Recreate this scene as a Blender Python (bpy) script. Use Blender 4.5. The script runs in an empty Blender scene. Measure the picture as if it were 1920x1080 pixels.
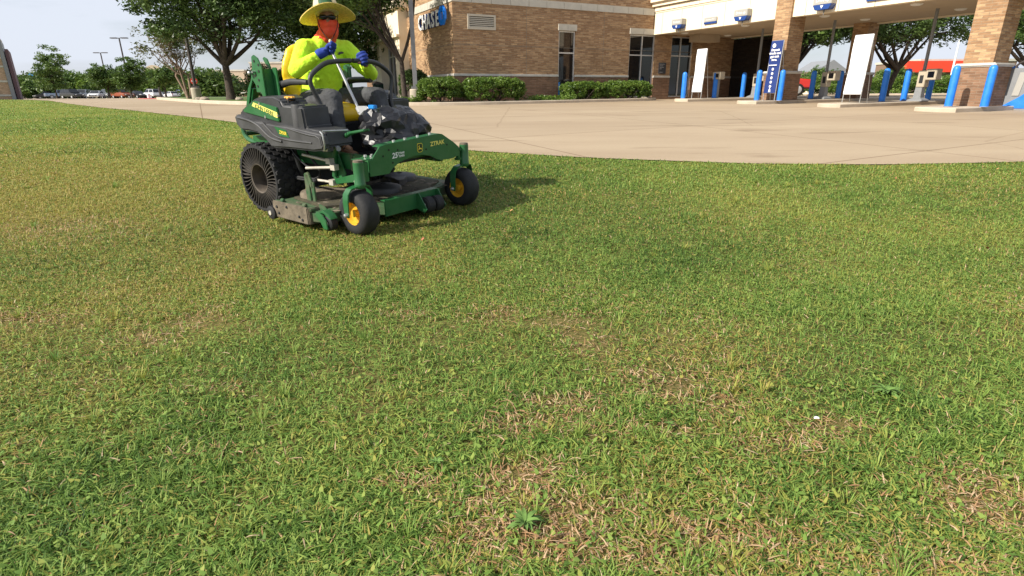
import bpy, bmesh, math, random
import numpy as np
from mathutils import Vector, Matrix, Euler
R = math.radians
random.seed(7)
rng = np.random.default_rng(11)
scene = bpy.context.scene
C = scene.collection

# ------------------------------------------------------------------ camera
cam_d = bpy.data.cameras.new('camera')
cam = bpy.data.objects.new('camera', cam_d); C.objects.link(cam)
cam_d.sensor_width = 36.0
cam_d.lens = 36.0 * 1055.0 / 1920.0
cam_d.clip_start = 0.05; cam_d.clip_end = 3000
cam.matrix_world = (Matrix.Translation((0, 0, 1.0)) @ Matrix.Rotation(R(90 - 19.2), 4, 'X')
                    @ Matrix.Rotation(R(-0.3), 4, 'Z'))
scene.camera = cam

# ------------------------------------------------------------------ world and sun
SUN_EL = R(36.5)
SUN_H = Vector((-0.874, -0.486, 0)).normalized()
w = bpy.data.worlds.new("World"); scene.world = w; w.use_nodes = True
nt = w.node_tree; nt.nodes.clear()
def N(nt, t, **kw):
    n = nt.nodes.new(t)
    for k, v in kw.items(): setattr(n, k, v)
    return n
out = N(nt, 'ShaderNodeOutputWorld'); bg = N(nt, 'ShaderNodeBackground')
sky = N(nt, 'ShaderNodeTexSky', sky_type='NISHITA'); sky.sun_disc = False
sky.sun_elevation = SUN_EL; sky.sun_rotation = math.atan2(SUN_H.x, SUN_H.y)
sky.air_density = 1.0; sky.dust_density = 1.6; sky.ozone_density = 1.2
tc = N(nt, 'ShaderNodeTexCoord'); mp = N(nt, 'ShaderNodeMapping'); mp.inputs['Scale'].default_value = (1.3, 1.3, 5.0)
mp.inputs['Location'].default_value = (3.1, 0.4, 0.2)
cl = N(nt, 'ShaderNodeTexNoise'); cl.inputs['Scale'].default_value = 1.7; cl.inputs['Detail'].default_value = 6; cl.inputs['Roughness'].default_value = .55
cr = N(nt, 'ShaderNodeValToRGB'); cr.color_ramp.elements[0].position = .38; cr.color_ramp.elements[1].position = .58
cr.color_ramp.elements[0].color = (.30, .30, .30, 1); cr.color_ramp.elements[1].color = (.92, .92, .92, 1)
mx = N(nt, 'ShaderNodeMixRGB'); mx.inputs[2].default_value = (6.7, 7.15, 8.1, 1)
bg.inputs[1].default_value = 0.085
nt.links.new(tc.outputs['Generated'], mp.inputs[0]); nt.links.new(mp.outputs[0], cl.inputs['Vector'])
nt.links.new(cl.outputs['Fac'], cr.inputs[0]); nt.links.new(cr.outputs[0], mx.inputs[0])
nt.links.new(sky.outputs[0], mx.inputs[1]); nt.links.new(mx.outputs[0], bg.inputs[0]); nt.links.new(bg.outputs[0], out.inputs[0])
sd = bpy.data.lights.new('sun', 'SUN'); sd.energy = 5.0; sd.angle = R(0.53); sd.color = (1.0, .93, .82)
so = bpy.data.objects.new('sun', sd); C.objects.link(so)
sdir = Vector((SUN_H.x * math.cos(SUN_EL), SUN_H.y * math.cos(SUN_EL), math.sin(SUN_EL)))
so.rotation_euler = sdir.to_track_quat('Z', 'Y').to_euler(); so.location = (-20, -12, 25)
scene.view_settings.view_transform = 'Standard'; scene.view_settings.look = 'None'
scene.view_settings.exposure = 0.52; scene.view_settings.gamma = 1.0
scene.cycles.max_bounces = 6; scene.cycles.transparent_max_bounces = 8

# ------------------------------------------------------------------ materials
def mat(name, col, rough=.6, metal=0., noise=0., nscale=8., bump=0., bscale=60., spec=.5, col2=None, trans=0., coat=0., dist=.01):
    m = bpy.data.materials.new(name); m.use_nodes = True; t = m.node_tree; b = t.nodes['Principled BSDF']
    b.inputs['Roughness'].default_value = rough; b.inputs['Metallic'].default_value = metal
    b.inputs['Specular IOR Level'].default_value = spec; b.inputs['Coat Weight'].default_value = coat
    b.inputs['Base Color'].default_value = (*col, 1)
    co = N(t, 'ShaderNodeTexCoord')
    if noise or col2:
        n = N(t, 'ShaderNodeTexNoise'); n.inputs['Scale'].default_value = nscale; n.inputs['Detail'].default_value = 5; n.inputs['Roughness'].default_value = .6
        r = N(t, 'ShaderNodeValToRGB'); r.color_ramp.elements[0].position = .33; r.color_ramp.elements[1].position = .68
        c2 = col2 if col2 else tuple(min(1, c * (1 + noise)) for c in col)
        c1 = col if col2 else tuple(c * (1 - noise) for c in col)
        r.color_ramp.elements[0].color = (*c1, 1); r.color_ramp.elements[1].color = (*c2, 1)
        t.links.new(co.outputs['Object'], n.inputs['Vector']); t.links.new(n.outputs['Fac'], r.inputs[0]); t.links.new(r.outputs[0], b.inputs['Base Color'])
    if bump:
        n2 = N(t, 'ShaderNodeTexNoise'); n2.inputs['Scale'].default_value = bscale; n2.inputs['Detail'].default_value = 4
        bp = N(t, 'ShaderNodeBump'); bp.inputs['Strength'].default_value = bump; bp.inputs['Distance'].default_value = dist
        t.links.new(co.outputs['Object'], n2.inputs['Vector']); t.links.new(n2.outputs['Fac'], bp.inputs['Height']); t.links.new(bp.outputs[0], b.inputs['Normal'])
    return m
def brick(name, c1, c2, mortar, raise_=.6, scale=1.0):
    m = bpy.data.materials.new(name); m.use_nodes = True; t = m.node_tree; b = t.nodes['Principled BSDF']
    b.inputs['Roughness'].default_value = .85
    co = N(t, 'ShaderNodeTexCoord'); sp = N(t, 'ShaderNodeSeparateXYZ'); ad = N(t, 'ShaderNodeMath', operation='ADD'); cb = N(t, 'ShaderNodeCombineXYZ')
    t.links.new(co.outputs['Object'], sp.inputs[0]); t.links.new(sp.outputs[0], ad.inputs[0]); t.links.new(sp.outputs[1], ad.inputs[1])
    t.links.new(ad.outputs[0], cb.inputs[0]); t.links.new(sp.outputs[2], cb.inputs[1])
    br = N(t, 'ShaderNodeTexBrick'); br.inputs['Scale'].default_value = scale; br.inputs['Brick Width'].default_value = .30; br.inputs['Row Height'].default_value = .075
    br.inputs['Mortar Size'].default_value = .006; br.inputs['Bias'].default_value = -.25
    br.inputs['Color1'].default_value = (*c1, 1); br.inputs['Color2'].default_value = (*c2, 1); br.inputs['Mortar'].default_value = (*mortar, 1)
    t.links.new(cb.outputs[0], br.inputs['Vector'])
    n = N(t, 'ShaderNodeTexNoise'); n.inputs['Scale'].default_value = 1.1; n.inputs['Detail'].default_value = 4; t.links.new(co.outputs['Object'], n.inputs['Vector'])
    mr = N(t, 'ShaderNodeMapRange'); mr.inputs[3].default_value = .78; mr.inputs[4].default_value = 1.2; t.links.new(n.outputs['Fac'], mr.inputs[0])
    hs = N(t, 'ShaderNodeHueSaturation'); t.links.new(mr.outputs[0], hs.inputs['Value']); t.links.new(br.outputs['Color'], hs.inputs['Color']); 
    mpc = N(t, 'ShaderNodeMapping'); mpc.inputs['Scale'].default_value = (4.5, 24, 1); t.links.new(cb.outputs[0], mpc.inputs[0])
    nc = N(t, 'ShaderNodeTexNoise'); nc.inputs['Scale'].default_value = 1.0; nc.inputs['Detail'].default_value = 3; nc.inputs['Roughness'].default_value = .7; t.links.new(mpc.outputs[0], nc.inputs['Vector'])
    mrc = N(t, 'ShaderNodeMapRange'); mrc.inputs[1].default_value = .35; mrc.inputs[2].default_value = .68; mrc.inputs[3].default_value = .80; mrc.inputs[4].default_value = 1.24; t.links.new(nc.outputs['Fac'], mrc.inputs[0])
    hs2 = N(t, 'ShaderNodeHueSaturation'); t.links.new(mrc.outputs[0], hs2.inputs['Value']); t.links.new(hs.outputs[0], hs2.inputs['Color']); t.links.new(hs2.outputs[0], b.inputs['Base Color'])
    br2 = N(t, 'ShaderNodeTexBrick'); br2.inputs['Scale'].default_value = scale
    for k in ('Brick Width', 'Row Height', 'Mortar Size'): br2.inputs[k].default_value = br.inputs[k].default_value
    br2.inputs['Bias'].default_value = 0; br2.inputs['Color1'].default_value = (.35, .35, .35, 1); br2.inputs['Color2'].default_value = (1, 1, 1, 1); br2.inputs['Mortar'].default_value = (0, 0, 0, 1)
    t.links.new(cb.outputs[0], br2.inputs['Vector'])
    n3 = N(t, 'ShaderNodeTexNoise'); n3.inputs['Scale'].default_value = 7; n3.inputs['Detail'].default_value = 6; t.links.new(co.outputs['Object'], n3.inputs['Vector'])
    mu = N(t, 'ShaderNodeMath', operation='MULTIPLY'); t.links.new(br2.outputs['Color'], mu.inputs[0]); t.links.new(n3.outputs['Fac'], mu.inputs[1])
    bp = N(t, 'ShaderNodeBump'); bp.inputs['Strength'].default_value = raise_; bp.inputs['Distance'].default_value = .03
    t.links.new(mu.outputs[0], bp.inputs['Height']); t.links.new(bp.outputs[0], b.inputs['Normal'])
    return m
def leafmat(name, cols, rough=.5, trans=.35, attr='tint'):
    """cols: ramp colours (linear) picked by the per-leaf attribute"""
    m = bpy.data.materials.new(name); m.use_nodes = True; t = m.node_tree; b = t.nodes['Principled BSDF']
    o = t.nodes['Material Output']
    a = N(t, 'ShaderNodeAttribute', attribute_name=attr); r = N(t, 'ShaderNodeValToRGB')
    els = r.color_ramp.elements
    while len(els) < len(cols): els.new(.5)
    for i, c in enumerate(cols): els[i].position = i / (len(cols) - 1); els[i].color = (*c, 1)
    t.links.new(a.outputs['Fac'], r.inputs[0]); t.links.new(r.outputs[0], b.inputs['Base Color'])
    b.inputs['Roughness'].default_value = rough; b.inputs['Specular IOR Level'].default_value = .35
    tr = N(t, 'ShaderNodeBsdfTranslucent'); t.links.new(r.outputs[0], tr.inputs[0])
    ms = N(t, 'ShaderNodeMixShader'); ms.inputs[0].default_value = trans
    t.links.new(b.outputs[0], ms.inputs[1]); t.links.new(tr.outputs[0], ms.inputs[2]); t.links.new(ms.outputs[0], o.inputs[0])
    return m
M = {}
M['green'] = mat('mower green paint', (.007, .100, .024), .40, nscale=7, col2=(.030, .125, .045), coat=.15, bump=.06)
M['dgreen'] = mat('dusty deck paint', (.018, .085, .026), .75, nscale=9, col2=(.115, .110, .065), bump=.15, bscale=40)
M['dirt_shade'] = mat('caked clippings with painted shade', (.035, .030, .018), .95, nscale=9, col2=(.085, .075, .040), bump=.5, bscale=60)  # clippings dirt, with the shadow over the deck top painted into its colour
M['dust'] = mat('dry clippings dust', (.095, .078, .055), .95, nscale=14, col2=(.19, .155, .11), bump=.4, bscale=70)
M['black'] = mat('black moulded plastic', (.030, .031, .033), .5, noise=.35, nscale=5, bump=.12, bscale=220, dist=.002)
M['black2'] = mat('grey black panel plastic', (.048, .048, .050), .55, noise=.3, nscale=6, bump=.12, bscale=220, dist=.002)
M['darkmetal'] = mat('dark chassis metal', (.012, .013, .014), .6, noise=.4)
M['rubber'] = mat('tyre rubber', (.014, .014, .015), .75, noise=.4, nscale=12, bump=.15, bscale=80)
M['rubberdust'] = mat('dusty rubber spokes', (.030, .027, .024), .9, nscale=10, col2=(.065, .056, .045))
M['hub'] = mat('dusty wheel hub', (.055, .045, .035), .8, nscale=9, col2=(.13, .105, .08))
M['yellow'] = mat('yellow seat vinyl', (.80, .50, .010), .38, noise=.06, bump=.05)
M['rimyellow'] = mat('yellow steel rim', (.66, .36, .02), .5, noise=.2, nscale=16)
M['labelyellow'] = mat('pale yellow label', (.82, .72, .16), .45)
M['decalyellow'] = mat('yellow decal', (.75, .60, .05), .5)
M['white'] = mat('white paint', (.78, .78, .76), .5, noise=.04)
M['decalwhite'] = mat('white decal', (.8, .8, .8), .5)
M['steel'] = mat('galvanised steel', (.52, .52, .50), .35, metal=.85, noise=.15, nscale=14)
M['rod'] = mat('dusty steel rod', (.50, .47, .40), .5, metal=.3, noise=.2)
M['shirt'] = mat('high visibility yellow cloth', (.58, .92, .03), .8, noise=.06, nscale=7, bump=1.0, bscale=10, dist=.03)
M['trousers'] = mat('charcoal work trousers', (.056, .058, .062), .9, noise=.35, nscale=9, bump=.7, bscale=12, dist=.03)
M['glove'] = mat('blue knit glove', (.012, .040, .26), .8, noise=.2, bump=.4, bscale=120, dist=.003)
M['glovegrip'] = mat('dark rubber glove palm', (.05, .05, .055), .7)
M['skin'] = mat('sun browned skin', (.30, .16, .09), .6, noise=.1)
M['boot'] = mat('brown leather boot', (.14, .065, .03), .6, noise=.3, nscale=14, bump=.3)
M['lace'] = mat('dark boot lace', (.03, .02, .015), .8)
M['gaiter'] = mat('orange printed neck gaiter', (.78, .055, .015), .8, nscale=26, col2=(.80, .10, .045), bump=.6, bscale=14, dist=.015)
M['lens'] = mat('dark sunglass lens', (.006, .006, .007), .08)
M['straw'] = mat('woven straw', (.74, .55, .16), .85, noise=.25, nscale=60, bump=.6, bscale=90, dist=.004)
M['strawpale'] = mat('pale straw', (.70, .58, .36), .85, noise=.15, nscale=60, bump=.5, bscale=90, dist=.004)
M['patch'] = mat('green hat patch', (.02, .09, .035), .7, noise=.5, nscale=40)
M['bag'] = mat('black bin bag plastic', (.008, .008, .010), .40, noise=.3, bump=.45, bscale=22, dist=.012)
M['greyplastic'] = mat('grey plastic', (.40, .41, .42), .45, noise=.1)
M['bluepl'] = mat('bright blue plastic', (.02, .22, .62), .4)
M['brick'] = brick('tan face brick', (.28, .160, .080), (.53, .350, .190), (.35, .26, .17), .9)
M['brickd'] = brick('brown base brick', (.18, .098, .055), (.29, .165, .098), (.25, .19, .135), .6)
M['stone'] = mat('cast stone', (.50, .47, .40), .8, noise=.08, nscale=3, bump=.1)
M['ledge'] = mat('pale stone ledge', (.52, .50, .45), .75, noise=.1, nscale=4, bump=.1)
M['stucco'] = mat('cream stucco', (.80, .69, .52), .9, noise=.05, nscale=2.5, bump=.12, bscale=120, dist=.003)
M['soffit'] = mat('tan soffit panel', (.46, .37, .27), .85, noise=.05, nscale=2)
M['joint'] = mat('dark joint', (.22, .19, .15), .9)
M['glass'] = mat('dark tinted glass', (.010, .011, .012), .03, spec=.6)
M['alu'] = mat('pale aluminium frame', (.55, .54, .52), .4, metal=.3)
M['louver'] = mat('beige louver', (.50, .45, .36), .6)
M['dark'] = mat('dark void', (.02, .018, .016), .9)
M['blue'] = mat('blue bollard sleeve', (.010, .17, .72), .42, nscale=5, col2=(.03, .22, .72), bump=.05)
M['navy'] = mat('navy sign panel', (.018, .04, .17), .4)
M['signblue'] = mat('sign blue', (.012, .05, .22), .4)
M['logoblue'] = mat('logo blue', (.015, .19, .72), .25)
M['signgrey'] = mat('sign grey', (.36, .35, .32), .5)
M['ptgrey'] = mat('grey painted metal', (.22, .23, .24), .45, noise=.06)
M['beigebox'] = mat('beige equipment box', (.42, .37, .28), .5)
M['pole'] = mat('grey painted pole', (.20, .20, .205), .5, noise=.08)
M['poledark'] = mat('dark bronze pole', (.055, .045, .042), .5)
M['kerb'] = mat('kerb concrete', (.46, .39, .30), .85, noise=.12, nscale=2.0, bump=.25, bscale=50)
M['base'] = mat('round concrete footing', (.40, .35, .27), .9, noise=.12, nscale=4, bump=.2)
M['bark'] = mat('dark bark', (.060, .045, .034), .95, noise=.4, nscale=8, bump=.8, bscale=25, dist=.03)
M['barkpale'] = mat('pale peeling bark', (.30, .22, .16), .9, nscale=5, col2=(.17, .11, .075), bump=.3)
M['mulch'] = mat('bark mulch', (.10, .065, .045), .95, nscale=14, col2=(.20, .14, .09), bump=.8, bscale=40)
M['turf'] = mat('short mown turf', (.075, .125, .022), .95, nscale=6, col2=(.115, .17, .035), bump=.6, bscale=60)
M['rock'] = mat('pale rock', (.34, .28, .22), .9, noise=.2, bump=.5, bscale=12)
OAK = leafmat('live oak leaves', [(.022, .045, .013), (.055, .100, .024), (.100, .160, .038), (.15, .21, .065)], .45, .25)
LEAFB = leafmat('mid green leaves', [(.030, .060, .015), (.070, .130, .026), (.120, .195, .040), (.18, .25, .065)], .5, .3)
MYRT = leafmat('crape myrtle leaves', [(.05, .06, .02), (.10, .12, .03), (.15, .14, .05), (.22, .13, .07)], .5, .3)
HEDGE = leafmat('hedge leaves', [(.032, .075, .012), (.085, .155, .022), (.15, .24, .038), (.23, .32, .068)], .4, .3)
def car_paint(name, c): return mat(name, c, .3, coat=.6)

# ------------------------------------------------------------------ mesh builder
class MB:
    def __init__(s): s.v = []; s.f = []
    def add(s, vs, fs):
        n = len(s.v); s.v += [tuple(v) for v in vs]; s.f += [tuple(i + n for i in f) for f in fs]; return s
    def box(s, x0, x1, y0, y1, z0, z1, mtx=None):
        vs = [Vector((x, y, z)) for x in (x0, x1) for y in (y0, y1) for z in (z0, z1)]
        if mtx is not None: vs = [mtx @ v for v in vs]
        return s.add(vs, [(0, 1, 3, 2), (4, 6, 7, 5), (0, 4, 5, 1), (2, 3, 7, 6), (0, 2, 6, 4), (1, 5, 7, 3)])
    def prism(s, poly, a0, a1, axis='y'):
        """poly in the two other axes (in xyz order), extruded along axis"""
        def mk(p, a):
            return {'y': (p[0], a, p[1]), 'x': (a, p[0], p[1]), 'z': (p[0], p[1], a)}[axis]
        n = len(poly)
        vs = [mk(p, a0) for p in poly] + [mk(p, a1) for p in poly]
        fs = [tuple(range(n)), tuple(range(2 * n - 1, n - 1, -1))] + [(i, i + n, (i + 1) % n + n, (i + 1) % n) for i in range(n)]
        return s.add(vs, fs)
    def loft(s, rings, cap=True):
        n = len(rings[0]); vs = [v for r in rings for v in r]; fs = []
        for k in range(len(rings) - 1):
            for i in range(n):
                j = (i + 1) % n; fs.append((k * n + i, k * n + j, (k + 1) * n + j, (k + 1) * n + i))
        if cap: fs += [tuple(range(n - 1, -1, -1)), tuple(range((len(rings) - 1) * n, len(rings) * n))]
        return s.add(vs, fs)
    def tube(s, path, rad, n=10, cap=True, smooth=0):
        path = [Vector(p) for p in path]
        if not hasattr(rad, '__len__'): rad = [rad] * len(path)
        rad = list(rad)
        for _ in range(smooth):
            np_, nr = [path[0]], [rad[0]]
            for i in range(len(path) - 1):
                a, b = path[i], path[i + 1]; ra, rb = rad[i], rad[i + 1]
                np_ += [a * .75 + b * .25, a * .25 + b * .75]; nr += [ra * .75 + rb * .25, ra * .25 + rb * .75]
            np_.append(path[-1]); nr.append(rad[-1]); path, rad = np_, nr
        rings = []; up = None
        for i, p in enumerate(path):
            d = (path[min(i + 1, len(path) - 1)] - path[max(i - 1, 0)])
            d = d.normalized() if d.length > 1e-9 else Vector((0, 0, 1))
            if up is None: up = Vector((0, 0, 1)) if abs(d.z) < .9 else Vector((1, 0, 0))
            a = d.cross(up).normalized(); b = a.cross(d).normalized(); up = b
            rings.append([p + (a * math.cos(t) + b * math.sin(t)) * rad[i] for t in [2 * math.pi * k / n for k in range(n)]])
        return s.loft(rings, cap)
    def capsule(s, a, b, ra, rb, n=14):
        a, b = Vector(a), Vector(b); d = (b - a); L = d.length; d = d / L if L > 1e-9 else Vector((0, 0, 1)); pts = []; rr = []
        for k in range(5):
            t = math.pi / 2 * (1 - k / 4); pts.append(a - d * ra * math.sin(t)); rr.append(max(ra * math.cos(t), .001))
        for k in range(5):
            t = math.pi / 2 * k / 4; pts.append(b + d * rb * math.sin(t)); rr.append(max(rb * math.cos(t), .001))
        return s.tube(pts, rr, n)
    def ell(s, c, r, n=18, m=12, mtx=None):
        rings = []
        for k in range(m + 1):
            t = -math.pi / 2 + math.pi * k / m; q = max(math.cos(t), .01)
            ring = [Vector((r[0] * q * math.cos(u), r[1] * q * math.sin(u), r[2] * math.sin(t))) for u in [2 * math.pi * i / n for i in range(n)]]
            if mtx is not None: ring = [mtx @ v for v in ring]
            rings.append([v + Vector(c) for v in ring])
        return s.loft(rings)
    def lathe(s, prof, c=(0, 0, 0), axis='z', n=32, cap=False):
        """prof: list of (r, h)"""
        rings = []
        for r, h in prof:
            ring = []
            for i in range(n):
                u = 2 * math.pi * i / n; a, b = r * math.cos(u), r * math.sin(u)
                v = {'z': (a, b, h), 'y': (a, h, -b), 'x': (h, a, b)}[axis]
                ring.append(Vector(v) + Vector(c))
            rings.append(ring)
        return s.loft(rings, cap)
    def ngon(s, pts): return s.add(pts, [tuple(range(len(pts)))])
    def mesh(s, name):
        me = bpy.data.meshes.new(name); me.from_pydata(s.v, [], s.f); me.validate(); me.update()
        bm = bmesh.new(); bm.from_mesh(me); bmesh.ops.recalc_face_normals(bm, faces=bm.faces); bm.to_mesh(me); bm.free()
        return me
def link(name, me, m=None, parent=None, smooth=35):
    o = bpy.data.objects.new(name, me); C.objects.link(o)
    if m is not None: me.materials.append(m)
    if parent is not None: o.parent = parent
    if smooth:
        me.polygons.foreach_set('use_smooth', [True] * len(me.polygons))
        try: me.set_sharp_from_angle(angle=R(smooth))
        except Exception: pass
    return o
def bevelled(me, wd, seg=2, ang=30):
    bm = bmesh.new(); bm.from_mesh(me)
    ed = [e for e in bm.edges if len(e.link_faces) == 2 and e.calc_face_angle(0) > R(ang)]
    bmesh.ops.bevel(bm, geom=ed, offset=wd, segments=seg, affect='EDGES', clamp_overlap=True); bm.to_mesh(me); bm.free()
def P(name, mb, m, parent=None, bev=0, seg=2, smooth=35, **kw):
    me = mb.mesh(name)
    if bev: bevelled(me, bev, seg)
    o = link(name, me, m, parent, smooth)
    for k, v in kw.items(): o[k] = v
    return o
def blob(name, mb, m, parent=None, voxel=.008, it=4, disp=0., dscale=.1, seed=0, tt='CLOUDS', deci=0):
    """closed overlapping shapes fused into one continuous surface"""
    o = bpy.data.objects.new(name + '_raw', mb.mesh(name)); C.objects.link(o)
    r = o.modifiers.new('r', 'REMESH'); r.mode = 'VOXEL'; r.voxel_size = voxel
    if it: q = o.modifiers.new('s', 'SMOOTH'); q.iterations = it; q.factor = .5
    if disp:
        tx = bpy.data.textures.new('wrinkle', tt); tx.noise_scale = dscale; tx.noise_depth = 2
        if tt == 'MARBLE': tx.turbulence = 14; tx.marble_type = 'SHARP'
        d = o.modifiers.new('d', 'DISPLACE'); d.texture = tx; d.strength = disp; d.mid_level = .5
    if deci: q = o.modifiers.new('c', 'DECIMATE'); q.ratio = deci
    dg = bpy.context.evaluated_depsgraph_get(); dg.update()
    me = bpy.data.meshes.new_from_object(o.evaluated_get(dg)); me.name = name
    bpy.data.objects.remove(o)
    return link(name, me, m, parent, 24 if deci else 60)
def empty(name, loc=(0, 0, 0), rz=0, label=None, cat=None, group=None):
    o = bpy.data.objects.new(name, None); C.objects.link(o); o.location = loc; o.rotation_euler = (0, 0, rz); o.empty_display_size = .2
    return tag(o, label, cat, group)
def tag(o, label=None, cat=None, group=None, kind=None):
    if label: o['label'] = label
    if cat: o['category'] = cat
    if group: o['group'] = group
    if kind: o['kind'] = kind
    return o
def copy_tree(o, parent=None):
    c = o.copy(); C.objects.link(c)
    if parent is not None: c.parent = parent
    for ch in list(o.children): copy_tree(ch, c)
    return c
def text(name, body, size, m, parent, mtx, ext=.0015, shear=0., sx=1.0, bold=0.0, align='CENTER'):
    cu = bpy.data.curves.new(name, 'FONT'); cu.body = body; cu.size = size; cu.extrude = ext; cu.shear = shear
    cu.align_x = align; cu.align_y = 'CENTER'; cu.offset = bold; cu.resolution_u = 3
    o = bpy.data.objects.new(name, cu); C.objects.link(o)
    dg = bpy.context.evaluated_depsgraph_get(); dg.update()
    me = bpy.data.meshes.new_from_object(o.evaluated_get(dg)); bpy.data.objects.remove(o)
    me.transform(mtx @ Matrix.Diagonal((sx, 1, 1, 1)))
    return link(name, me, m, parent, 0)
def frame(o, xd, yd):
    """matrix with local x -> xd, local y -> yd, at o (text lies in xy)"""
    x = Vector(xd).normalized(); y = Vector(yd); y = (y - x * y.dot(x)).normalized(); z = x.cross(y)
    m = Matrix.Identity(4)
    for i in range(3): m[i][0], m[i][1], m[i][2], m[i][3] = x[i], y[i], z[i], o[i]
    return m

# ------------------------------------------------------------------ terrain
GY = [-60, 0, 3, 4.1, 5.5, 7, 8, 10, 12, 15, 20, 24.5, 30, 40, 60, 150, 400, 1500]
GZ = [-.07, -.07, -.07, -.045, .02, .1, .14, .21, .28, .37, .46, .53, .60, .65, .56, -.05, -.5, -1.]
_fy = np.arange(-60, 1500, .25); _fz = np.interp(_fy, GY, GZ)
_k = np.hanning(9); _k /= _k.sum(); _fz = np.convolve(np.pad(_fz, 4, 'edge'), _k, 'valid')
def zt(Y): return np.interp(Y, _fy, _fz)
EX = [-400, -120, -60, -40, -28.5, -21.5, -16.25, -13.1, -9.9, -6.6, -3.6, -.7, 1.03, 3.0, 4.63, 6.57, 9, 14, 22, 60]
EY = [170, 95, 62, 47, 36.6, 28.6, 23.2, 20.3, 17.2, 14.0, 11.2, 8.7, 7.88, 7.32, 7.18, 7.33, 7.9, 10., 13.5, 26]
_ex = np.arange(-400, 60.01, .1); _ey = np.interp(_ex, EX, EY); _k2 = np.hanning(13); _k2 /= _k2.sum()
_ey = np.convolve(np.pad(_ey, 6, 'edge'), _k2, 'valid')
def edge(X): return np.interp(X, _ex, _ey)
def grid_mesh(name, V, nr, nc, m):
    me = bpy.data.meshes.new(name)
    i = np.arange(nr - 1)[:, None] * nc + np.arange(nc - 1)[None, :]
    q = np.stack([i, i + 1, i + nc + 1, i + nc], -1).reshape(-1, 4)
    me.vertices.add(len(V)); me.vertices.foreach_set('co', V.astype(np.float32).ravel())
    me.loops.add(q.size); me.loops.foreach_set('vertex_index', q.astype(np.int32).ravel())
    me.polygons.add(len(q)); me.polygons.foreach_set('loop_start', np.arange(0, q.size, 4, dtype=np.int32))
    me.update(calc_edges=True); me.validate()
    return link(name, me, m, None, 180)
ys = np.concatenate([np.arange(-30, 0, 3), np.arange(0, 45, .25), np.arange(45, 160, 4), [200, 300, 500, 900, 1400]])
xs = np.concatenate([[-1400, -900, -500, -300, -200, -120], np.arange(-80, 81, 4.), [120, 200, 300, 500, 900, 1400]])
XX, YY = np.meshgrid(xs, ys)
# soil and thatch under the lawn
def lawn_soil():
    m = bpy.data.materials.new('thatch and soil'); m.use_nodes = True; t = m.node_tree; b = t.nodes['Principled BSDF']; b.inputs['Roughness'].default_value = .95
    b.inputs['Specular IOR Level'].default_value = .15
    co = N(t, 'ShaderNodeTexCoord')
    n1 = N(t, 'ShaderNodeTexNoise'); n1.inputs['Scale'].default_value = 1.3; n1.inputs['Detail'].default_value = 5
    n2 = N(t, 'ShaderNodeTexNoise'); n2.inputs['Scale'].default_value = 55; n2.inputs['Detail'].default_value = 5; n2.inputs['Roughness'].default_value = .7
    n3 = N(t, 'ShaderNodeTexNoise'); n3.inputs['Scale'].default_value = .12; n3.inputs['Detail'].default_value = 3
    for n in (n1, n2, n3): t.links.new(co.outputs['Object'], n.inputs['Vector'])
    r1 = N(t, 'ShaderNodeValToRGB'); r1.color_ramp.elements[0].color = (.050, .055, .015, 1); r1.color_ramp.elements[1].color = (.27, .155, .085, 1)
    r1.color_ramp.elements[0].position = .35; r1.color_ramp.elements[1].position = .7
    r2 = N(t, 'ShaderNodeValToRGB'); r2.color_ramp.elements[0].color = (.105, .165, .020, 1); r2.color_ramp.elements[1].color = (.215, .235, .042, 1)
    r2.color_ramp.elements[0].position = .35; r2.color_ramp.elements[1].position = .7
    t.links.new(n2.outputs['Fac'], r1.inputs[0]); t.links.new(n1.outputs['Fac'], r2.inputs[0])
    mx = N(t, 'ShaderNodeMixRGB'); mx.inputs[0].default_value = .45
    sp = N(t, 'ShaderNodeSeparateXYZ'); t.links.new(co.outputs['Object'], sp.inputs[0])
    mr = N(t, 'ShaderNodeMapRange'); mr.inputs[1].default_value = 2; mr.inputs[2].default_value = 9; mr.inputs[3].default_value = .30; mr.inputs[4].default_value = .95
    t.links.new(sp.outputs[1], mr.inputs[0]); t.links.new(mr.outputs[0], mx.inputs[0])
    t.links.new(r1.outputs[0], mx.inputs[1]); t.links.new(r2.outputs[0], mx.inputs[2]); t.links.new(mx.outputs[0], b.inputs['Base Color'])
    bp = N(t, 'ShaderNodeBump'); bp.inputs['Strength'].default_value = .8; bp.inputs['Distance'].default_value = .02
    t.links.new(n2.outputs['Fac'], bp.inputs['Height']); t.links.new(bp.outputs[0], b.inputs['Normal'])
    return m
g = grid_mesh('ground', np.stack([XX.ravel(), YY.ravel(), zt(YY).ravel()], 1), len(ys), len(xs), lawn_soil()); g['kind'] = 'structure'
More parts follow.
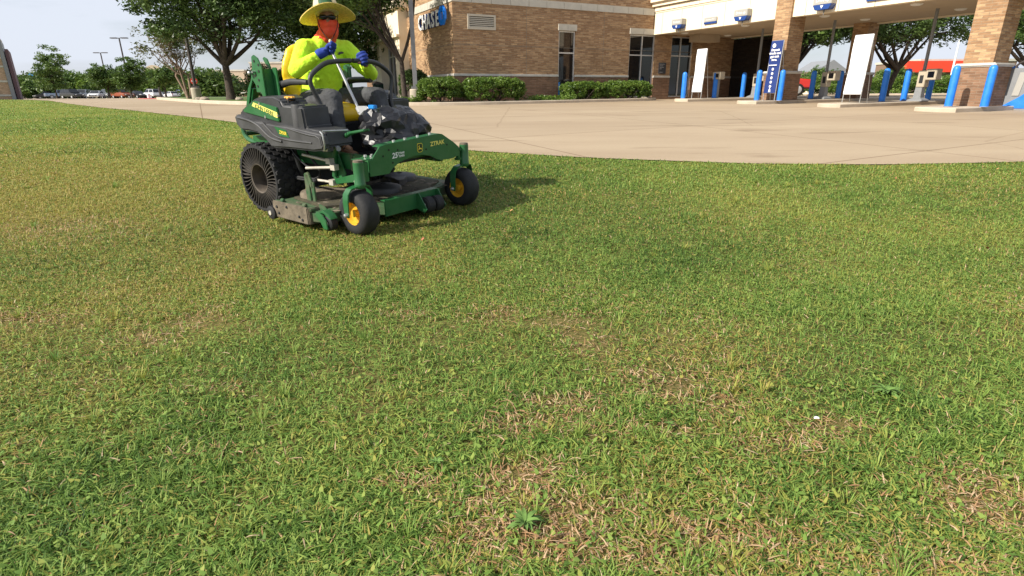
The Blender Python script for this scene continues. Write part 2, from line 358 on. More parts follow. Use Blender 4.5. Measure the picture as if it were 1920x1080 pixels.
# concrete drive: a sheet that starts at the curved lawn edge
def concrete():
    m = bpy.data.materials.new('tan drive concrete'); m.use_nodes = True; t = m.node_tree; b = t.nodes['Principled BSDF']; b.inputs['Roughness'].default_value = .85
    b.inputs['Specular IOR Level'].default_value = .3
    co = N(t, 'ShaderNodeTexCoord'); mp = N(t, 'ShaderNodeMapping'); mp.inputs['Rotation'].default_value = (0, 0, R(-27.7)); t.links.new(co.outputs['Object'], mp.inputs[0])
    n1 = N(t, 'ShaderNodeTexNoise'); n1.inputs['Scale'].default_value = .35; n1.inputs['Detail'].default_value = 7; n1.inputs['Roughness'].default_value = .62
    mp2 = N(t, 'ShaderNodeMapping'); mp2.inputs['Scale'].default_value = (.35, 1.6, 1); mp2.inputs['Rotation'].default_value = (0, 0, R(12)); t.links.new(co.outputs['Object'], mp2.inputs[0])
    t.links.new(mp2.outputs[0], n1.inputs['Vector'])
    n2 = N(t, 'ShaderNodeTexNoise'); n2.inputs['Scale'].default_value = 30; n2.inputs['Detail'].default_value = 4; t.links.new(co.outputs['Object'], n2.inputs['Vector'])
    r = N(t, 'ShaderNodeValToRGB'); r.color_ramp.elements[0].position = .3; r.color_ramp.elements[1].position = .72
    r.color_ramp.elements[0].color = (.325, .246, .162, 1); r.color_ramp.elements[1].color = (.405, .320, .216, 1); t.links.new(n1.outputs['Fac'], r.inputs[0])
    r2 = N(t, 'ShaderNodeMapRange'); r2.inputs[3].default_value = .9; r2.inputs[4].default_value = 1.1; t.links.new(n2.outputs['Fac'], r2.inputs[0])
    br = N(t, 'ShaderNodeTexBrick'); br.inputs['Scale'].default_value = 1; br.inputs['Brick Width'].default_value = 4.6; br.inputs['Row Height'].default_value = 4.6; br.offset = 0
    br.inputs['Mortar Size'].default_value = .016; br.inputs['Color1'].default_value = (1, 1, 1, 1); br.inputs['Color2'].default_value = (.94, .94, .94, 1); br.inputs['Mortar'].default_value = (.55, .5, .45, 1)
    t.links.new(mp.outputs[0], br.inputs['Vector'])
    # sparse dark stains
    n3 = N(t, 'ShaderNodeTexNoise'); n3.inputs['Scale'].default_value = .9; n3.inputs['Detail'].default_value = 3; mp3 = N(t, 'ShaderNodeMapping'); mp3.inputs['Scale'].default_value = (.5, 2.2, 1); t.links.new(co.outputs['Object'], mp3.inputs[0]); t.links.new(mp3.outputs[0], n3.inputs['Vector'])
    r3 = N(t, 'ShaderNodeValToRGB'); r3.color_ramp.elements[0].position = .30; r3.color_ramp.elements[1].position = .40; r3.color_ramp.elements[0].color = (.74, .71, .68, 1); r3.color_ramp.elements[1].color = (1, 1, 1, 1); t.links.new(n3.outputs['Fac'], r3.inputs[0])
    vo = N(t, 'ShaderNodeTexVoronoi', feature='DISTANCE_TO_EDGE'); vo.inputs['Scale'].default_value = .16
    nv = N(t, 'ShaderNodeTexNoise'); nv.inputs['Scale'].default_value = 1.2; nv.inputs['Detail'].default_value = 4; t.links.new(co.outputs['Object'], nv.inputs['Vector'])
    mv = N(t, 'ShaderNodeMixRGB'); mv.inputs[0].default_value = .12; t.links.new(co.outputs['Object'], mv.inputs[1]); t.links.new(nv.outputs['Color'], mv.inputs[2]); t.links.new(mv.outputs[0], vo.inputs['Vector'])
    rv = N(t, 'ShaderNodeValToRGB'); rv.color_ramp.elements[0].position = .0015; rv.color_ramp.elements[1].position = .0035; rv.color_ramp.elements[0].color = (.80, .77, .74, 1); rv.color_ramp.elements[1].color = (1, 1, 1, 1); t.links.new(vo.outputs['Distance'], rv.inputs[0])
    a0 = N(t, 'ShaderNodeMixRGB', blend_type='MULTIPLY'); a0.inputs[0].default_value = 1; t.links.new(r.outputs[0], a0.inputs[1]); t.links.new(rv.outputs[0], a0.inputs[2])
    a = N(t, 'ShaderNodeMixRGB', blend_type='MULTIPLY'); a.inputs[0].default_value = 1; t.links.new(a0.outputs[0], a.inputs[1]); t.links.new(br.outputs[0], a.inputs[2])
    a2 = N(t, 'ShaderNodeMixRGB', blend_type='MULTIPLY'); a2.inputs[0].default_value = 1; t.links.new(a.outputs[0], a2.inputs[1]); t.links.new(r3.outputs[0], a2.inputs[2])
    hs = N(t, 'ShaderNodeHueSaturation'); t.links.new(a2.outputs[0], hs.inputs['Color']); t.links.new(r2.outputs[0], hs.inputs['Value']); t.links.new(hs.outputs[0], b.inputs['Base Color'])
    bp = N(t, 'ShaderNodeBump'); bp.inputs['Strength'].default_value = .25; bp.inputs['Distance'].default_value = .004; t.links.new(n2.outputs['Fac'], bp.inputs['Height']); t.links.new(bp.outputs[0], b.inputs['Normal'])
    return m
lx = np.concatenate([np.arange(-400, -60, 20), np.arange(-60, -30, 1.5), np.arange(-30, 15, .25), np.arange(15, 61, 3.)])
sv = np.concatenate([np.linspace(0, 1, 90) ** 2.0])
LX = np.repeat(lx[None, :], len(sv), 0); E0 = edge(lx)[None, :]; LY = E0 + (185 - E0) * sv[:, None]
lot = grid_mesh('parking_lot', np.stack([LX.ravel(), LY.ravel(), zt(LY).ravel() + .012], 1), len(sv), len(lx), concrete()); lot['kind'] = 'structure'

# ------------------------------------------------------------------ islands with kerbs
def smooth_poly(pts, it=2):
    for _ in range(it):
        q = []
        for i in range(len(pts)):
            a, b = pts[i], pts[(i + 1) % len(pts)]
            q += [(a[0] * .75 + b[0] * .25, a[1] * .75 + b[1] * .25), (a[0] * .25 + b[0] * .75, a[1] * .25 + b[1] * .75)]
        pts = q
    return pts
def inset(pts, d):
    n = len(pts); A = sum(pts[i][0] * pts[(i + 1) % n][1] - pts[(i + 1) % n][0] * pts[i][1] for i in range(n)); sg = 1 if A > 0 else -1; out = []
    for i in range(n):
        a, b, c = Vector(pts[i - 1]), Vector(pts[i]), Vector(pts[(i + 1) % n])
        t = ((b - a).normalized() + (c - b).normalized()); t = t.normalized() if t.length > 1e-6 else (c - b).normalized()
        out.append((b.x - t.y * d * sg, b.y + t.x * d * sg))
    return out
def island(name, pts, h=.13, kw=.16, top=None, topname=None, it=2):
    pts = smooth_poly(pts, it); dense = []
    for i in range(len(pts)):
        a, b = pts[i], pts[(i + 1) % len(pts)]; k = max(1, int(math.hypot(b[0] - a[0], b[1] - a[1]) / .8))
        dense += [(a[0] + (b[0] - a[0]) * j / k, a[1] + (b[1] - a[1]) * j / k) for j in range(k)]
    pts = dense; i1, i2 = inset(pts, .02), inset(pts, kw); mb = MB()
    r = [[Vector((p[0], p[1], float(zt(p[1])) + z)) for p in q] for q, z in ((pts, -.1), (pts, h - .02), (i1, h), (i2, h), (i2, h - .05))]
    mb.loft(r, cap=False)
    if top is None:
        n = len(i2); mb.add([Vector((p[0], p[1], float(zt(p[1])) + h - .003)) for p in i2], [tuple(range(n))])
    k = P(name, mb, M['kerb'], smooth=40); k['kind'] = 'structure'
    if top is not None:
        me = bpy.data.meshes.new(topname); bm = bmesh.new()
        vs = [bm.verts.new((p[0], p[1], float(zt(p[1])) + h - .02)) for p in i2]; f = bm.faces.new(vs)
        bmesh.ops.triangulate(bm, faces=[f]); bm.to_mesh(me); bm.free()
        o = link(topname, me, top, None, 180); o['kind'] = 'structure'
    return pts
BP = Vector((-2.37, 25.3, .6)); BA = R(27.7)
BM = Matrix.Translation(BP) @ Matrix.Rotation(BA, 4, 'Z')
def bw(x, y, z=0): v = BM @ Vector((x, y, z)); return (v.x, v.y, v.z)
def bw2(x, y): v = BM @ Vector((x, y, 0)); return (v.x, v.y)
island('planting_bed_kerb', [bw2(*p) for p in [(-3.7, 16), (-3.9, 8), (-3.9, 1.2), (-2.9, -1.0), (-.9, -2.2), (2.5, -2.3), (6.5, -2.1), (9.3, -1.9), (10.1, -1.2), (10.2, .5), (9, 3), (4, 4), (3, 16)]], top=M['mulch'], topname='planting_bed')
island('drive_island_kerb', [(-24.5, 40.5), (-20.2, 34.8), (-17.0, 30.6), (-14.2, 27.2), (-11.0, 24.6), (-8.0, 23.6), (-6.3, 24.8), (-7, 31), (-9, 42), (-16, 52), (-25, 55)], top=M['turf'], topname='island_lawn', h=.15)
lane_y = {'a': -3.75, 'b': -7.4, 'c': -10.95, 'd': -14.3}
for k, x0, x1, hw in (('a', 9.3, 19.5, .55), ('b', 9.2, 19.5, .62), ('c', 9.0, 19.5, .55), ('d', 8.8, 19.5, .72)):
    y = lane_y[k]
    island('lane_island', [bw2(*p) for p in [(x0, y - hw), (x0 - .35, y), (x0, y + hw), (x1, y + hw), (x1, y - hw)]], h=.13, it=1)
island('back_kerb', [(14, 46), (60, 40), (60, 75), (14, 80)], top=M['turf'], topname='back_lawn')
island('left_strip_kerb', [(-62, 73), (-30, 66), (-27, 70), (-45, 80), (-62, 80)], top=M['turf'], topname='strip_lawn', h=.03)

# ------------------------------------------------------------------ bank building (local frame: y=0 front wall, x=0 sign wall)
bank = empty('bank_building', BP, BA, 'tan brick bank building with stone bands, dark windows and a blue and white wall sign', 'building')
# windows on the front wall: (x0, x1, z0, z1, mullion xs, transom z)
WIN = [(5.13, 6.03, .12, 3.0, [], 2.08), (9.18, 10.75, .12, 3.0, [9.98], 2.08), (11.85, 13.28, .12, 3.0, [12.5], 2.1)]
LED = 1.08
def wall_x(mb, x0, x1, z0, z1, y0, y1, holes):
    """wall along x with window openings"""
    x = x0
    for h in holes:
        a, b, c, d = max(h[0], x0), min(h[1], x1), max(h[2], z0), min(h[3], z1)
        if a >= b or c >= d: continue
        mb.box(x, a, y0, y1, z0, z1)
        if c > z0: mb.box(a, b, y0, y1, z0, c)
        if d < z1: mb.box(a, b, y0, y1, d, z1)
        x = b
    mb.box(x, x1, y0, y1, z0, z1)
mb = MB(); wall_x(mb, 0, 16.2, LED, 3.88, 0, .3, WIN); mb.box(0, .3, .3, 5.9, LED, 3.88); mb.box(0, .3, 10.6, 14.6, LED, 3.88)
mb.box(0, 16.2, .02, .3, 4.17, 4.9); mb.box(.02, .3, .3, 5.9, 4.17, 4.9); mb.box(.02, .3, 10.6, 14.6, 4.17, 4.9)
P('brick_wall', mb, M['brick'], bank, smooth=0)
mb = MB(); wall_x(mb, -.03, 16.2, -.3, LED - .03, -.03, .3, WIN); mb.box(-.03, .3, .3, 5.9, -.3, LED - .03)
P('base_wall', mb, M['brickd'], bank, smooth=0); P('base_wall', MB().box(-.03, .3, 10.6, 14.6, -.3, LED - .03), M['brickd'], bank, smooth=0)
x = -.07
for h in WIN + [(16.2, 0, 0, 0)]:
    mb = MB(); mb.box(x, h[0], -.07, .1, LED - .03, LED + .07)
    if x < 0: mb.box(-.07, .1, .1, 5.9, LED - .03, LED + .07)
    P('stone_ledge', mb, M['ledge'], bank, bev=.015); x = h[1]
P('stone_ledge', MB().box(-.07, .1, 10.6, 14.6, LED - .03, LED + .07), M['ledge'], bank, bev=.015)
mb = MB()
k = 0; x = -.035
while x < 10.6:
    mb.box(x, min(x + .9, 10.58) - .012, -.035, .05, 3.88, 4.17); x += .9
y = .05
while y < 5.0: mb.box(-.035, .05, y, y + .9 - .012, 3.88, 4.17); y += .9
mb.box(0, 10.55, 0, .05, 3.89, 4.16)
P('stone_band', mb, M['stone'], bank, bev=.004, smooth=0)
mb = MB(); y = 10.75
while y < 14.3: mb.box(-.035, .05, y, y + .9 - .012, 3.88, 4.17); y += .9
mb.box(0, .05, 10.75, 14.3, 3.89, 4.16); P('stone_band', mb, M['stone'], bank, bev=.004, smooth=0)
for h in WIN[:2]:
    mb = MB()
    for i in range(2):
        wd = (h[1] - h[0] + .1) / 2; mb.box(h[0] - .05 + wd * i + .004, h[0] - .05 + wd * (i + 1) - .004, -.05, .1, 3.01, 3.27)
    P('stone_lintel', mb, M['stone'], bank, bev=.006, smooth=0)
# roof, parapet cap, rear walls
mb = MB(); mb.box(-.02, 16.22, 0, 14.7, 4.9, 5.0); mb.box(15.9, 16.2, .3, 14.6, -.3, 4.9); mb.box(.3, 16.2, 14.3, 14.6, -.3, 4.9)
P('roof', mb, M['stone'], bank)
# control joints in the brick
mb = MB()
for x in (3.45, 7.6): mb.box(x, x + .015, -.003, .01, LED + .07, 3.88)
mb.box(.0, 16.2, -.004, .01, 2.28, 2.295); mb.box(-.004, .01, 0, 5.9, 2.28, 2.295)
P('wall_joint', mb, M['joint'], bank, smooth=0)
for h in WIN:
    f = MB(); t = .055; x0, x1, z0, z1 = h[:4]
    for a, b, c, d in [(x0, x0 + t, z0, z1), (x1 - t, x1, z0, z1), (x0 + t, x1 - t, z1 - t, z1), (x0 + t, x1 - t, z0, z0 + t), (x0 + t, x1 - t, h[5] - t / 2, h[5] + t / 2)]:
        f.box(a, b, .05, .16, c, d)
    for q in h[4]: f.box(q - t / 2, q + t / 2, .047, .157, z0 + t, z1 - t)
    fo = P('window', f, M['alu'], bank, smooth=0)
    if h is WIN[0]: P('blue_poster', MB().box(x0 + .06, x0 + .17, .09, .099, .18, .82), M['bluepl'], fo, smooth=0)
    gl = MB(); gl.box(x0 + .02, x1 - .02, .10, .115, z0 + .02, z1 - .02); P('pane', gl, M['glass'], fo, smooth=0)
# interior behind the panes: blue panel seen low in the first window
# louvres
lv = MB(); lv.box(.65, 1.95, -.04, .03, 2.88, 2.96); lv.box(.65, 1.95, -.04, .03, 3.38, 3.46); lv.box(.65, .73, -.04, .03, 2.96, 3.38); lv.box(1.87, 1.95, -.04, .03, 2.96, 3.38)
for i in range(6):
    z = 2.975 + i * .068; lv.add([(.73, -.035, z), (1.87, -.035, z), (1.87, .0, z + .045), (.73, .0, z + .045), (.73, -.028, z - .01), (1.87, -.028, z - .01), (1.87, .007, z + .035), (.73, .007, z + .035)],
       [(0, 1, 2, 3), (7, 6, 5, 4), (0, 4, 5, 1), (2, 6, 7, 3)])
lo = P('louver', lv, M['louver'], bank, smooth=0)
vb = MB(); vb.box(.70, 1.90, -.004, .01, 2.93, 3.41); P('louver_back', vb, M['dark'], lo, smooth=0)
lv = MB()
for z in (1.9, 2.9): lv.box(-.05, 0, 12.0, 13.3, z, z + .07)
for i in range(7): lv.box(-.04, 0, 12.07, 13.23, 2.0 + i * .13, 2.05 + i * .13)
lv.box(-.05, 0, 12.0, 12.07, 1.97, 2.9); lv.box(-.05, 0, 13.23, 13.3, 1.97, 2.9)
P('louver', lv, M['louver'], bank, smooth=0)
# small notice plate on the wall between the windows
mb = MB(); mb.box(11.09, 11.55, -.045, 0, 1.24, 1.76); pl = P('notice_plate', mb, mat('dark notice', (.03, .03, .035), .4), bank, bev=.006)
mb = MB(); [mb.box(11.14, 11.14 + wd, -.05, -.046, z, z + .02) for z, wd in ((1.68, .3), (1.60, .2), (1.53, .26), (1.46, .12), (1.30, .2))]
P('notice_lines', mb, M['greyplastic'], pl, smooth=0)
# entrance portal in the sign wall
mb = MB()
mb.box(-.45, .3, 5.9, 6.75, -.2, 3.0); mb.box(-.45, .3, 9.6, 10.6, -.2, 3.0); mb.box(-.45, .3, 5.9, 10.6, 3.0, 4.3); mb.box(-.62, .3, 5.75, 10.75, 4.3, 4.62)
mb.box(-.62, -.44, 5.8, 10.7, 3.0, 3.12); mb.box(-.5, -.44, 5.85, 6.8, .0, .3); mb.box(-.5, -.44, 9.55, 10.65, .0, .3)
P('entrance_portal', mb, M['stucco'], bank, bev=.01)
mb = MB(); mb.box(.1, .14, 6.75, 9.6, -.1, 3.0); en = P('entrance_glass', mb, M['glass'], bank, smooth=0)
mb = MB()
for y in (6.75, 7.45, 8.15, 8.85, 9.52): mb.box(.03, .1, y, y + .07, -.1, 3.0)
mb.box(.03, .1, 6.82, 9.52, 2.2, 2.27); P('door_frame', mb, M['alu'], en, smooth=0)
# brick joint shadows on the far brick bay are real ledges
# wall sign: channel letters with octagonal emblem
sg = MB(); 
sign = P('wall_sign', MB().box(-.05, -.0, 1.15, 3.7, 3.28, 3.34), M['ptgrey'], bank, smooth=0)
lm = M['decalwhite']
for body, yy in (('C', 3.49), ('H', 2.94), ('A', 2.38), ('S', 1.84), ('E', 1.32)):
    text('letter', body, .84, lm, sign, frame((-.17, yy, 3.355), (0, -1, 0), (0, 0, 1)), ext=.01, bold=.022, sx=.92)
    text('letter_side', body, .84, M['navy'], sign, frame((-.105, yy, 3.355), (0, -1, 0), (0, 0, 1)), ext=.053, bold=.02, sx=.92)
oc = MB()
for k in range(4):
    A = Matrix.Rotation(k * math.pi / 2, 4, 'Z')
    poly = [(-.40, 1.), (.42, 1.), (.96, .40), (-.40, .40)]
    F_ = frame((-.20, .50, 3.40), (0, -1, 0), (0, 0, 1))
    vs = [F_ @ (A @ Vector((p[0] * .36, p[1] * .36, z))) for z in (0, .09) for p in poly]
    oc.add(vs, [(0, 1, 2, 3), (7, 6, 5, 4)] + [(i, i + 4, (i + 1) % 4 + 4, (i + 1) % 4) for i in range(4)])
P('octagon_emblem', oc, M['logoblue'], sign, bev=.006)
# tinted glass wall closing the building end beyond the canopy
mb = MB(); mb.box(16.205, 16.3, -3.05, .10, -.15, 3.0); gw = P('tinted_glass_wall', mb, M['glass'], bank, smooth=0)
mb = MB(); mb.box(16.2, 16.34, -3.12, -3.05, -.15, 3.0); P('glass_wall_frame', mb, M['ptgrey'], gw, smooth=0)

# ------------------------------------------------------------------ drive-through canopy
cano = empty('drive_through_canopy', BP, BA, 'cream stucco drive-through canopy on brick pillars beside the bank', 'canopy')
X0, X1, YA, YB = 10.6, 16.2, -22.5, -.05
mb = MB(); mb.box(X0, X0 + .3, YA, YB, 3.02, 4.05); mb.box(X1 - .3, X1, YA, YB, 3.02, 4.05); mb.box(X0 + .3, X1 - .3, YA, YA + .3, 3.02, 4.05)
mb.box(X0 - .04, X0 + .3, YA, YB, 4.05, 4.22); P('fascia', mb, M['stucco'], cano, bev=.004)
mb = MB(); mb.box(X0 - .16, X1 + .1, YA - .1, YB + .1, 4.25, 4.42); mb.box(X0 - .30, X1 + .2, YA - .2, YB + .2, 4.42, 4.60); mb.box(X0 - .22, X1 + .2, YA - .2, YB + .2, 4.60, 4.72)
P('cornice', mb, M['stucco'], cano, bev=.01)
mb = MB(); mb.box(X0 + .3, X1 - .3, YA + .3, YB, 3.06, 3.12); P('soffit', mb, M['soffit'], cano, smooth=0)
mb = MB()
for i in range(18): mb.box(X0 - .003, X0 + .01, YB - .55 - i * 1.28, YB - .55 - i * 1.28 + .018, 3.02, 3.97)
for i in range(36): mb.box(X0 - .043, X0 - .03, YB - .35 - i * .64, YB - .35 - i * .64 + .014, 4.05, 4.22)
mb.box(X0 - .003, X0 + .01, YA, YB, 3.96, 3.985)
P('panel_joint', mb, M['joint'], cano, smooth=0)
def pillar(cx, cy, top, wx, wy):
    mb = MB(); mb.box(cx - wx / 2, cx + wx / 2, cy - wy / 2, cy + wy / 2, LED + .04, top); o = P('pillar_shaft', mb, M['brick'], cano, smooth=0)
    b = MB(); b.box(cx - wx / 2 - .09, cx + wx / 2 + .09, cy - wy / 2 - .09, cy + wy / 2 + .09, -.35, LED - .06); P('pillar_base', b, M['brickd'] if wx < .9 else M['brick'], o, smooth=0)
    c = MB(); c.box(cx - wx / 2 - .15, cx + wx / 2 + .15, cy - wy / 2 - .15, cy + wy / 2 + .15, LED - .06, LED + .045); P('pillar_cap', c, M['ledge'], o, bev=.035, seg=3)
pillar(10.93, -7.42, 6, .86, .68); pillar(10.93, -14.26, 6, .86, .76); pillar(10.93, -21.5, 6, .86, .76)
pillar(15.75, -7.42, 3.06, .7, .66); pillar(15.75, -14.26, 3.06, .7, .7)
for x, y in ((11.6, -1.1), (14.5, -1.1), (11.6, -4.7), (14.3, -5.2), (11.7, -8.3), (14.2, -8.3), (11.6, -11.6), (14.3, -11.6)): P('soffit_light', MB().lathe([(.0, 3.0), (.10, 3.005), (.17, 3.03), (.19, 3.065)], (x, y, 0), n=20), M['white'], cano)
# beige downstand box by the bank wall
mb = MB(); mb.box(12.6, 14.0, -1.1, -.4, 2.72, 3.06); P('soffit_box', mb, M['soffit'], cano, bev=.01)

# lane signs on the fascia
def lane_sign(y, word, wd, hh, kind, zc, label):
    r = empty('lane_sign', bw(X0 - .02, y, zc), BA, label, 'sign', 'lane signs on the canopy fascia')
    dpt = .26 if kind == 'box' else .05
    z0 = -hh * .12 if kind == 'box' else -hh * .22
    a = MB(); a.box(-dpt, 0, -wd / 2, wd / 2, z0, hh / 2); P('sign_face', a, M['signgrey'], r, bev=.012)
    b = MB()
    if kind == 'box': b.prism([(-wd / 2, z0), (-wd / 2 + .10, -hh / 2), (wd / 2 - .10, -hh / 2), (wd / 2, z0)], -dpt, 0, 'x')
    else: b.box(-dpt, 0, -wd / 2, wd / 2, -hh / 2, z0)
    P('blue_strip', b, M['signblue'], r, bev=.004)
    text('lettering', word, hh * .34, M['decalwhite'], r, frame((-dpt - .004, 0, (z0 + hh / 2) / 2), (0, -1, 0), (0, 0, 1)), sx=.95)
    if kind == 'box':
        t = MB(); t.prism([(-.06, z0 - .03), (.06, z0 - .03), (0, z0 - .13)], -dpt - .006, -dpt + .01, 'x'); P('arrow', t, M['decalwhite'], r, smooth=0)
        s = MB(); s.tube([(-.1, 0, -hh / 2), (-.1, 0, -hh / 2 - .16)], .012, 8); s.ell((-.1, 0, -hh / 2 - .04), (.035, .035, .03)); P('hanger', s, M['ptgrey'], r)
lane_sign(-1.87, 'Business', .66, .40, 'box', 3.33, 'small grey and blue box sign reading Business nearest the bank wall')
lane_sign(-3.70, 'Clearance 9\'-6"', .72, .26, 'flat', 3.30, 'flat grey and blue plate between the two lane box signs')
lane_sign(-5.52, 'Drive up', .68, .42, 'box', 3.31, 'grey and blue box sign reading Drive up left of the first pillar')
lane_sign(-9.10, 'Drive up', .72, .44, 'box', 3.32, 'grey and blue box sign reading Drive up between the two brick pillars')
lane_sign(-10.95, 'Clearance 9\'-6"', .80, .26, 'flat', 3.32, 'flat grey and blue plate on the fascia above the rearmost white banner')

# bollards
ITOP = {}
def it_z(x, y): v = bw(x, y); return float(zt(v[1])) + .128
def bollard():
    r = empty('bollard', (0, 0, 0), 0, 'x', 'bollard', 'blue bollards on the lane islands')
    a = MB(); a.lathe([(.0, 1.12), (.04, 1.115), (.075, 1.09), (.095, 1.05), (.102, 1.0), (.102, .0)], n=24); P('sleeve', a, M['blue'], r)
    b = MB(); b.lathe([(.125, 0), (.125, .012), (.10, .02)], n=20); P('base_ring', b, M['ptgrey'], r); return r
b0 = bollard(); first = True
for x, y, lab in [(9.70, -3.35, 'blue bollard to the left of the white banner next to the bank wall'), (11.1, -3.85, 'blue bollard right behind the white banner beside the first teller kiosk'),
                  (13.25, -3.55, 'blue bollard standing alone left of the pole in front of the dark glass wall'), (9.72, -7.35, 'blue bollard left of the navy sign at the first pillar'),
                  (10.15, -8.05, 'blue bollard right of the navy sign against the first pillar base'), (13.1, -7.25, 'blue bollard left of the kiosk behind the first pillar'),
                  (14.6, -7.45, 'blue bollard right of the kiosk behind the first pillar'), (11.85, -10.95, 'blue bollard at the right edge of the second white banner'),
                  (13.35, -10.85, 'blue bollard left of the kiosk with red roof behind it'), (14.75, -10.95, 'blue bollard right of the kiosk with red roof behind it'),
                  (9.55, -14.22, 'left one of two big blue bollards before the large right pillar'), (9.98, -14.92, 'right one of two big blue bollards before the large right pillar'),
                  (12.3, -14.45, 'blue bollard top peeping out behind the large right pillar')]:
    o = b0 if first else copy_tree(b0); first = False
    o.location = (*bw(x, y)[:2], it_z(x, y)); o['label'] = lab

# posts carrying the tubes from kiosk to soffit, and teller kiosks
def kiosk(x, y, lab):
    z = it_z(x, y); r = empty('teller_kiosk', (*bw(x, y)[:2], z), BA, lab, 'kiosk', 'teller kiosks on the lane islands')
    H_ = .6 + 3.06 - z
    a = MB(); a.tube([(0, 0, .5), (0, 0, H_)], .055, 14); P('tube', a, M['ptgrey'], r)
    a = MB(); a.loft([[Vector((sx * q, sy * q, zz)) for sx, sy in ((-1, -1), (1, -1), (1, 1), (-1, 1))] for q, zz in ((.26, 0), (.25, .05), (.13, .12), (.11, .5))]); P('pedestal', a, M['ptgrey'], r, bev=.01)
    a = MB(); a.box(-.14, .16, -.17, .10, .48, 1.05); a.box(-.18, .18, -.52, -.17, .72, 1.09); bd = P('cabinet', a, M['beigebox'], r, bev=.015)
    a = MB(); a.box(-.19, -.178, -.45, -.24, .80, 1.0); P('screen', a, M['lens'], bd, smooth=0)
    a = MB(); a.box(-.152, -.135, -.10, .02, .62, .88); P('tray', a, M['darkmetal'], bd, smooth=0)
kiosk(13.45, -4.1, 'grey pole and pedestal in front of the dark glass wall')
kiosk(13.45, -7.55, 'beige teller kiosk on a grey pedestal just right of the first pillar')
kiosk(13.45, -11.3, 'beige teller kiosk on a grey pedestal left of the large right pillar')
# the kiosk of the first lane, low beige box behind the banner
r = empty('teller_box', (*bw(11.2, -3.9)[:2], it_z(11.2, -3.9)), BA, 'beige teller box on a slim stand behind the first white banner', 'kiosk')
a = MB(); a.box(-.06, .06, -.05, .05, 0, .8); P('stand', a, M['ptgrey'], r); a = MB(); a.box(-.18, .14, -.24, .2, .8, 1.12); bd = P('cabinet', a, M['beigebox'], r, bev=.02); a = MB(); a.box(-.19, -.178, -.16, .08, .88, 1.04); P('screen', a, M['lens'], bd, smooth=0)

# banner stands
def banner(x, y, wd, hh, lean, m, lab, name='banner_stand'):
    r = empty(name, (*bw(x, y)[:2], it_z(x, y)), BA, lab, 'banner', 'upright banner stands on the lane islands' if name == 'banner_stand' else None)
    fr = MB()
    for s in (-1, 1):
        fr.tube([(0, s * wd / 2, 0), (lean, s * wd / 2, hh)], .016, 8); fr.tube([(.42, s * wd / 2, 0), (lean, s * wd / 2, hh * .98)], .012, 8)
    fr.tube([(lean * .1, -wd / 2, .28), (lean * .1, wd / 2, .28)], .012, 8); fr.tube([(lean, -wd / 2, hh), (lean, wd / 2, hh)], .014, 8)
    P('frame', fr, M['steel'], r)
    n = 14; vs = []; fs = []
    for i in range(n + 1):
        t = i / n; z = .28 + (hh - .28) * t; xx = lean * z / hh - .022 + .015 * math.sin(t * 9 + x)
        for s in (-1, 1): vs.append((xx, s * wd / 2, z))
        for s in (-1, 1): vs.append((xx + .006, s * wd / 2, z))
    for i in range(n): a = 4 * i; fs += [(a, a + 1, a + 5, a + 4), (a + 3, a + 2, a + 6, a + 7), (a, a + 4, a + 6, a + 2), (a + 1, a + 3, a + 7, a + 5)]
    p = P('banner', MB().add(vs, fs), m, r)
    return r, p, lean, hh, wd
WB = mat('white banner cloth', (.86, .86, .86), .7, bump=.1, bscale=20)
FB = mat('faint banner print', (.55, .60, .70), .7)
for (x, y, lab) in ((10.0, -3.85, 'tall white banner stand on the island nearest the bank wall'), (10.15, -10.9, 'tall white banner stand in front of the inner brick pillar')):
    r, p, ln, hh, wd = banner(x, y, .56 if x < 10.1 else .62, 2.05 if x < 10.1 else 2.15, .12, WB, lab)
    a = MB()
    for z, q in ((1.72, .10), (1.55, .22), (1.50, .18), (1.38, .12), (.95, .05), (.50, .05)):
        xx = ln * z / hh - .045; a.box(xx, xx + .004, -.02, q, z, z + .025)
    P('print', a, FB, p, smooth=0)
r, p, ln, hh, wd = banner(9.95, -7.72, .52, 2.15, .10, M['navy'], 'tall navy sign with white lettering and icons before the first brick pillar', 'lane_info_sign')
F0 = lambda z: frame((ln * z / hh - .046, 0, z), (0, -1, 0), (0, 0, 1))
a = MB(); a.lathe([(.0, 0), (.075, 0), (.075, .004), (0, .004)], (ln - .06, .10, 1.98), 'x', n=20); P('round_emblem', a, M['decalwhite'], p)
text('lettering', 'Deposit\nchecks and\nget cash\nhere.', .115, M['decalwhite'], p, F0(1.60) @ Matrix.Translation((-.01, .05, 0)), bold=.004)
a = MB(); a.box(ln * 1.28 / hh - .048, ln * 1.28 / hh - .044, -.15, .2, 1.27, 1.30)
P('rule', a, M['decalwhite'], p, smooth=0)
a = MB()
for i in range(5):
    z = 1.14 - i * .155; xx = ln * z / hh - .046
    a.lathe([(.030, 0), (.05, 0), (.05, .004), (.03, .004), (.03, 0)], (xx, .0, z), 'x', n=18); a.box(xx, xx + .004, -.012, .012, z - .012, z + .03)
a.prism([(-.05, .30), (-.03, .42), (0, .46), (.03, .42), (.05, .30), (0, .34)], ln * .4 / hh - .046, ln * .4 / hh - .042, 'x')
P('icons', a, M['decalwhite'], p, smooth=0)

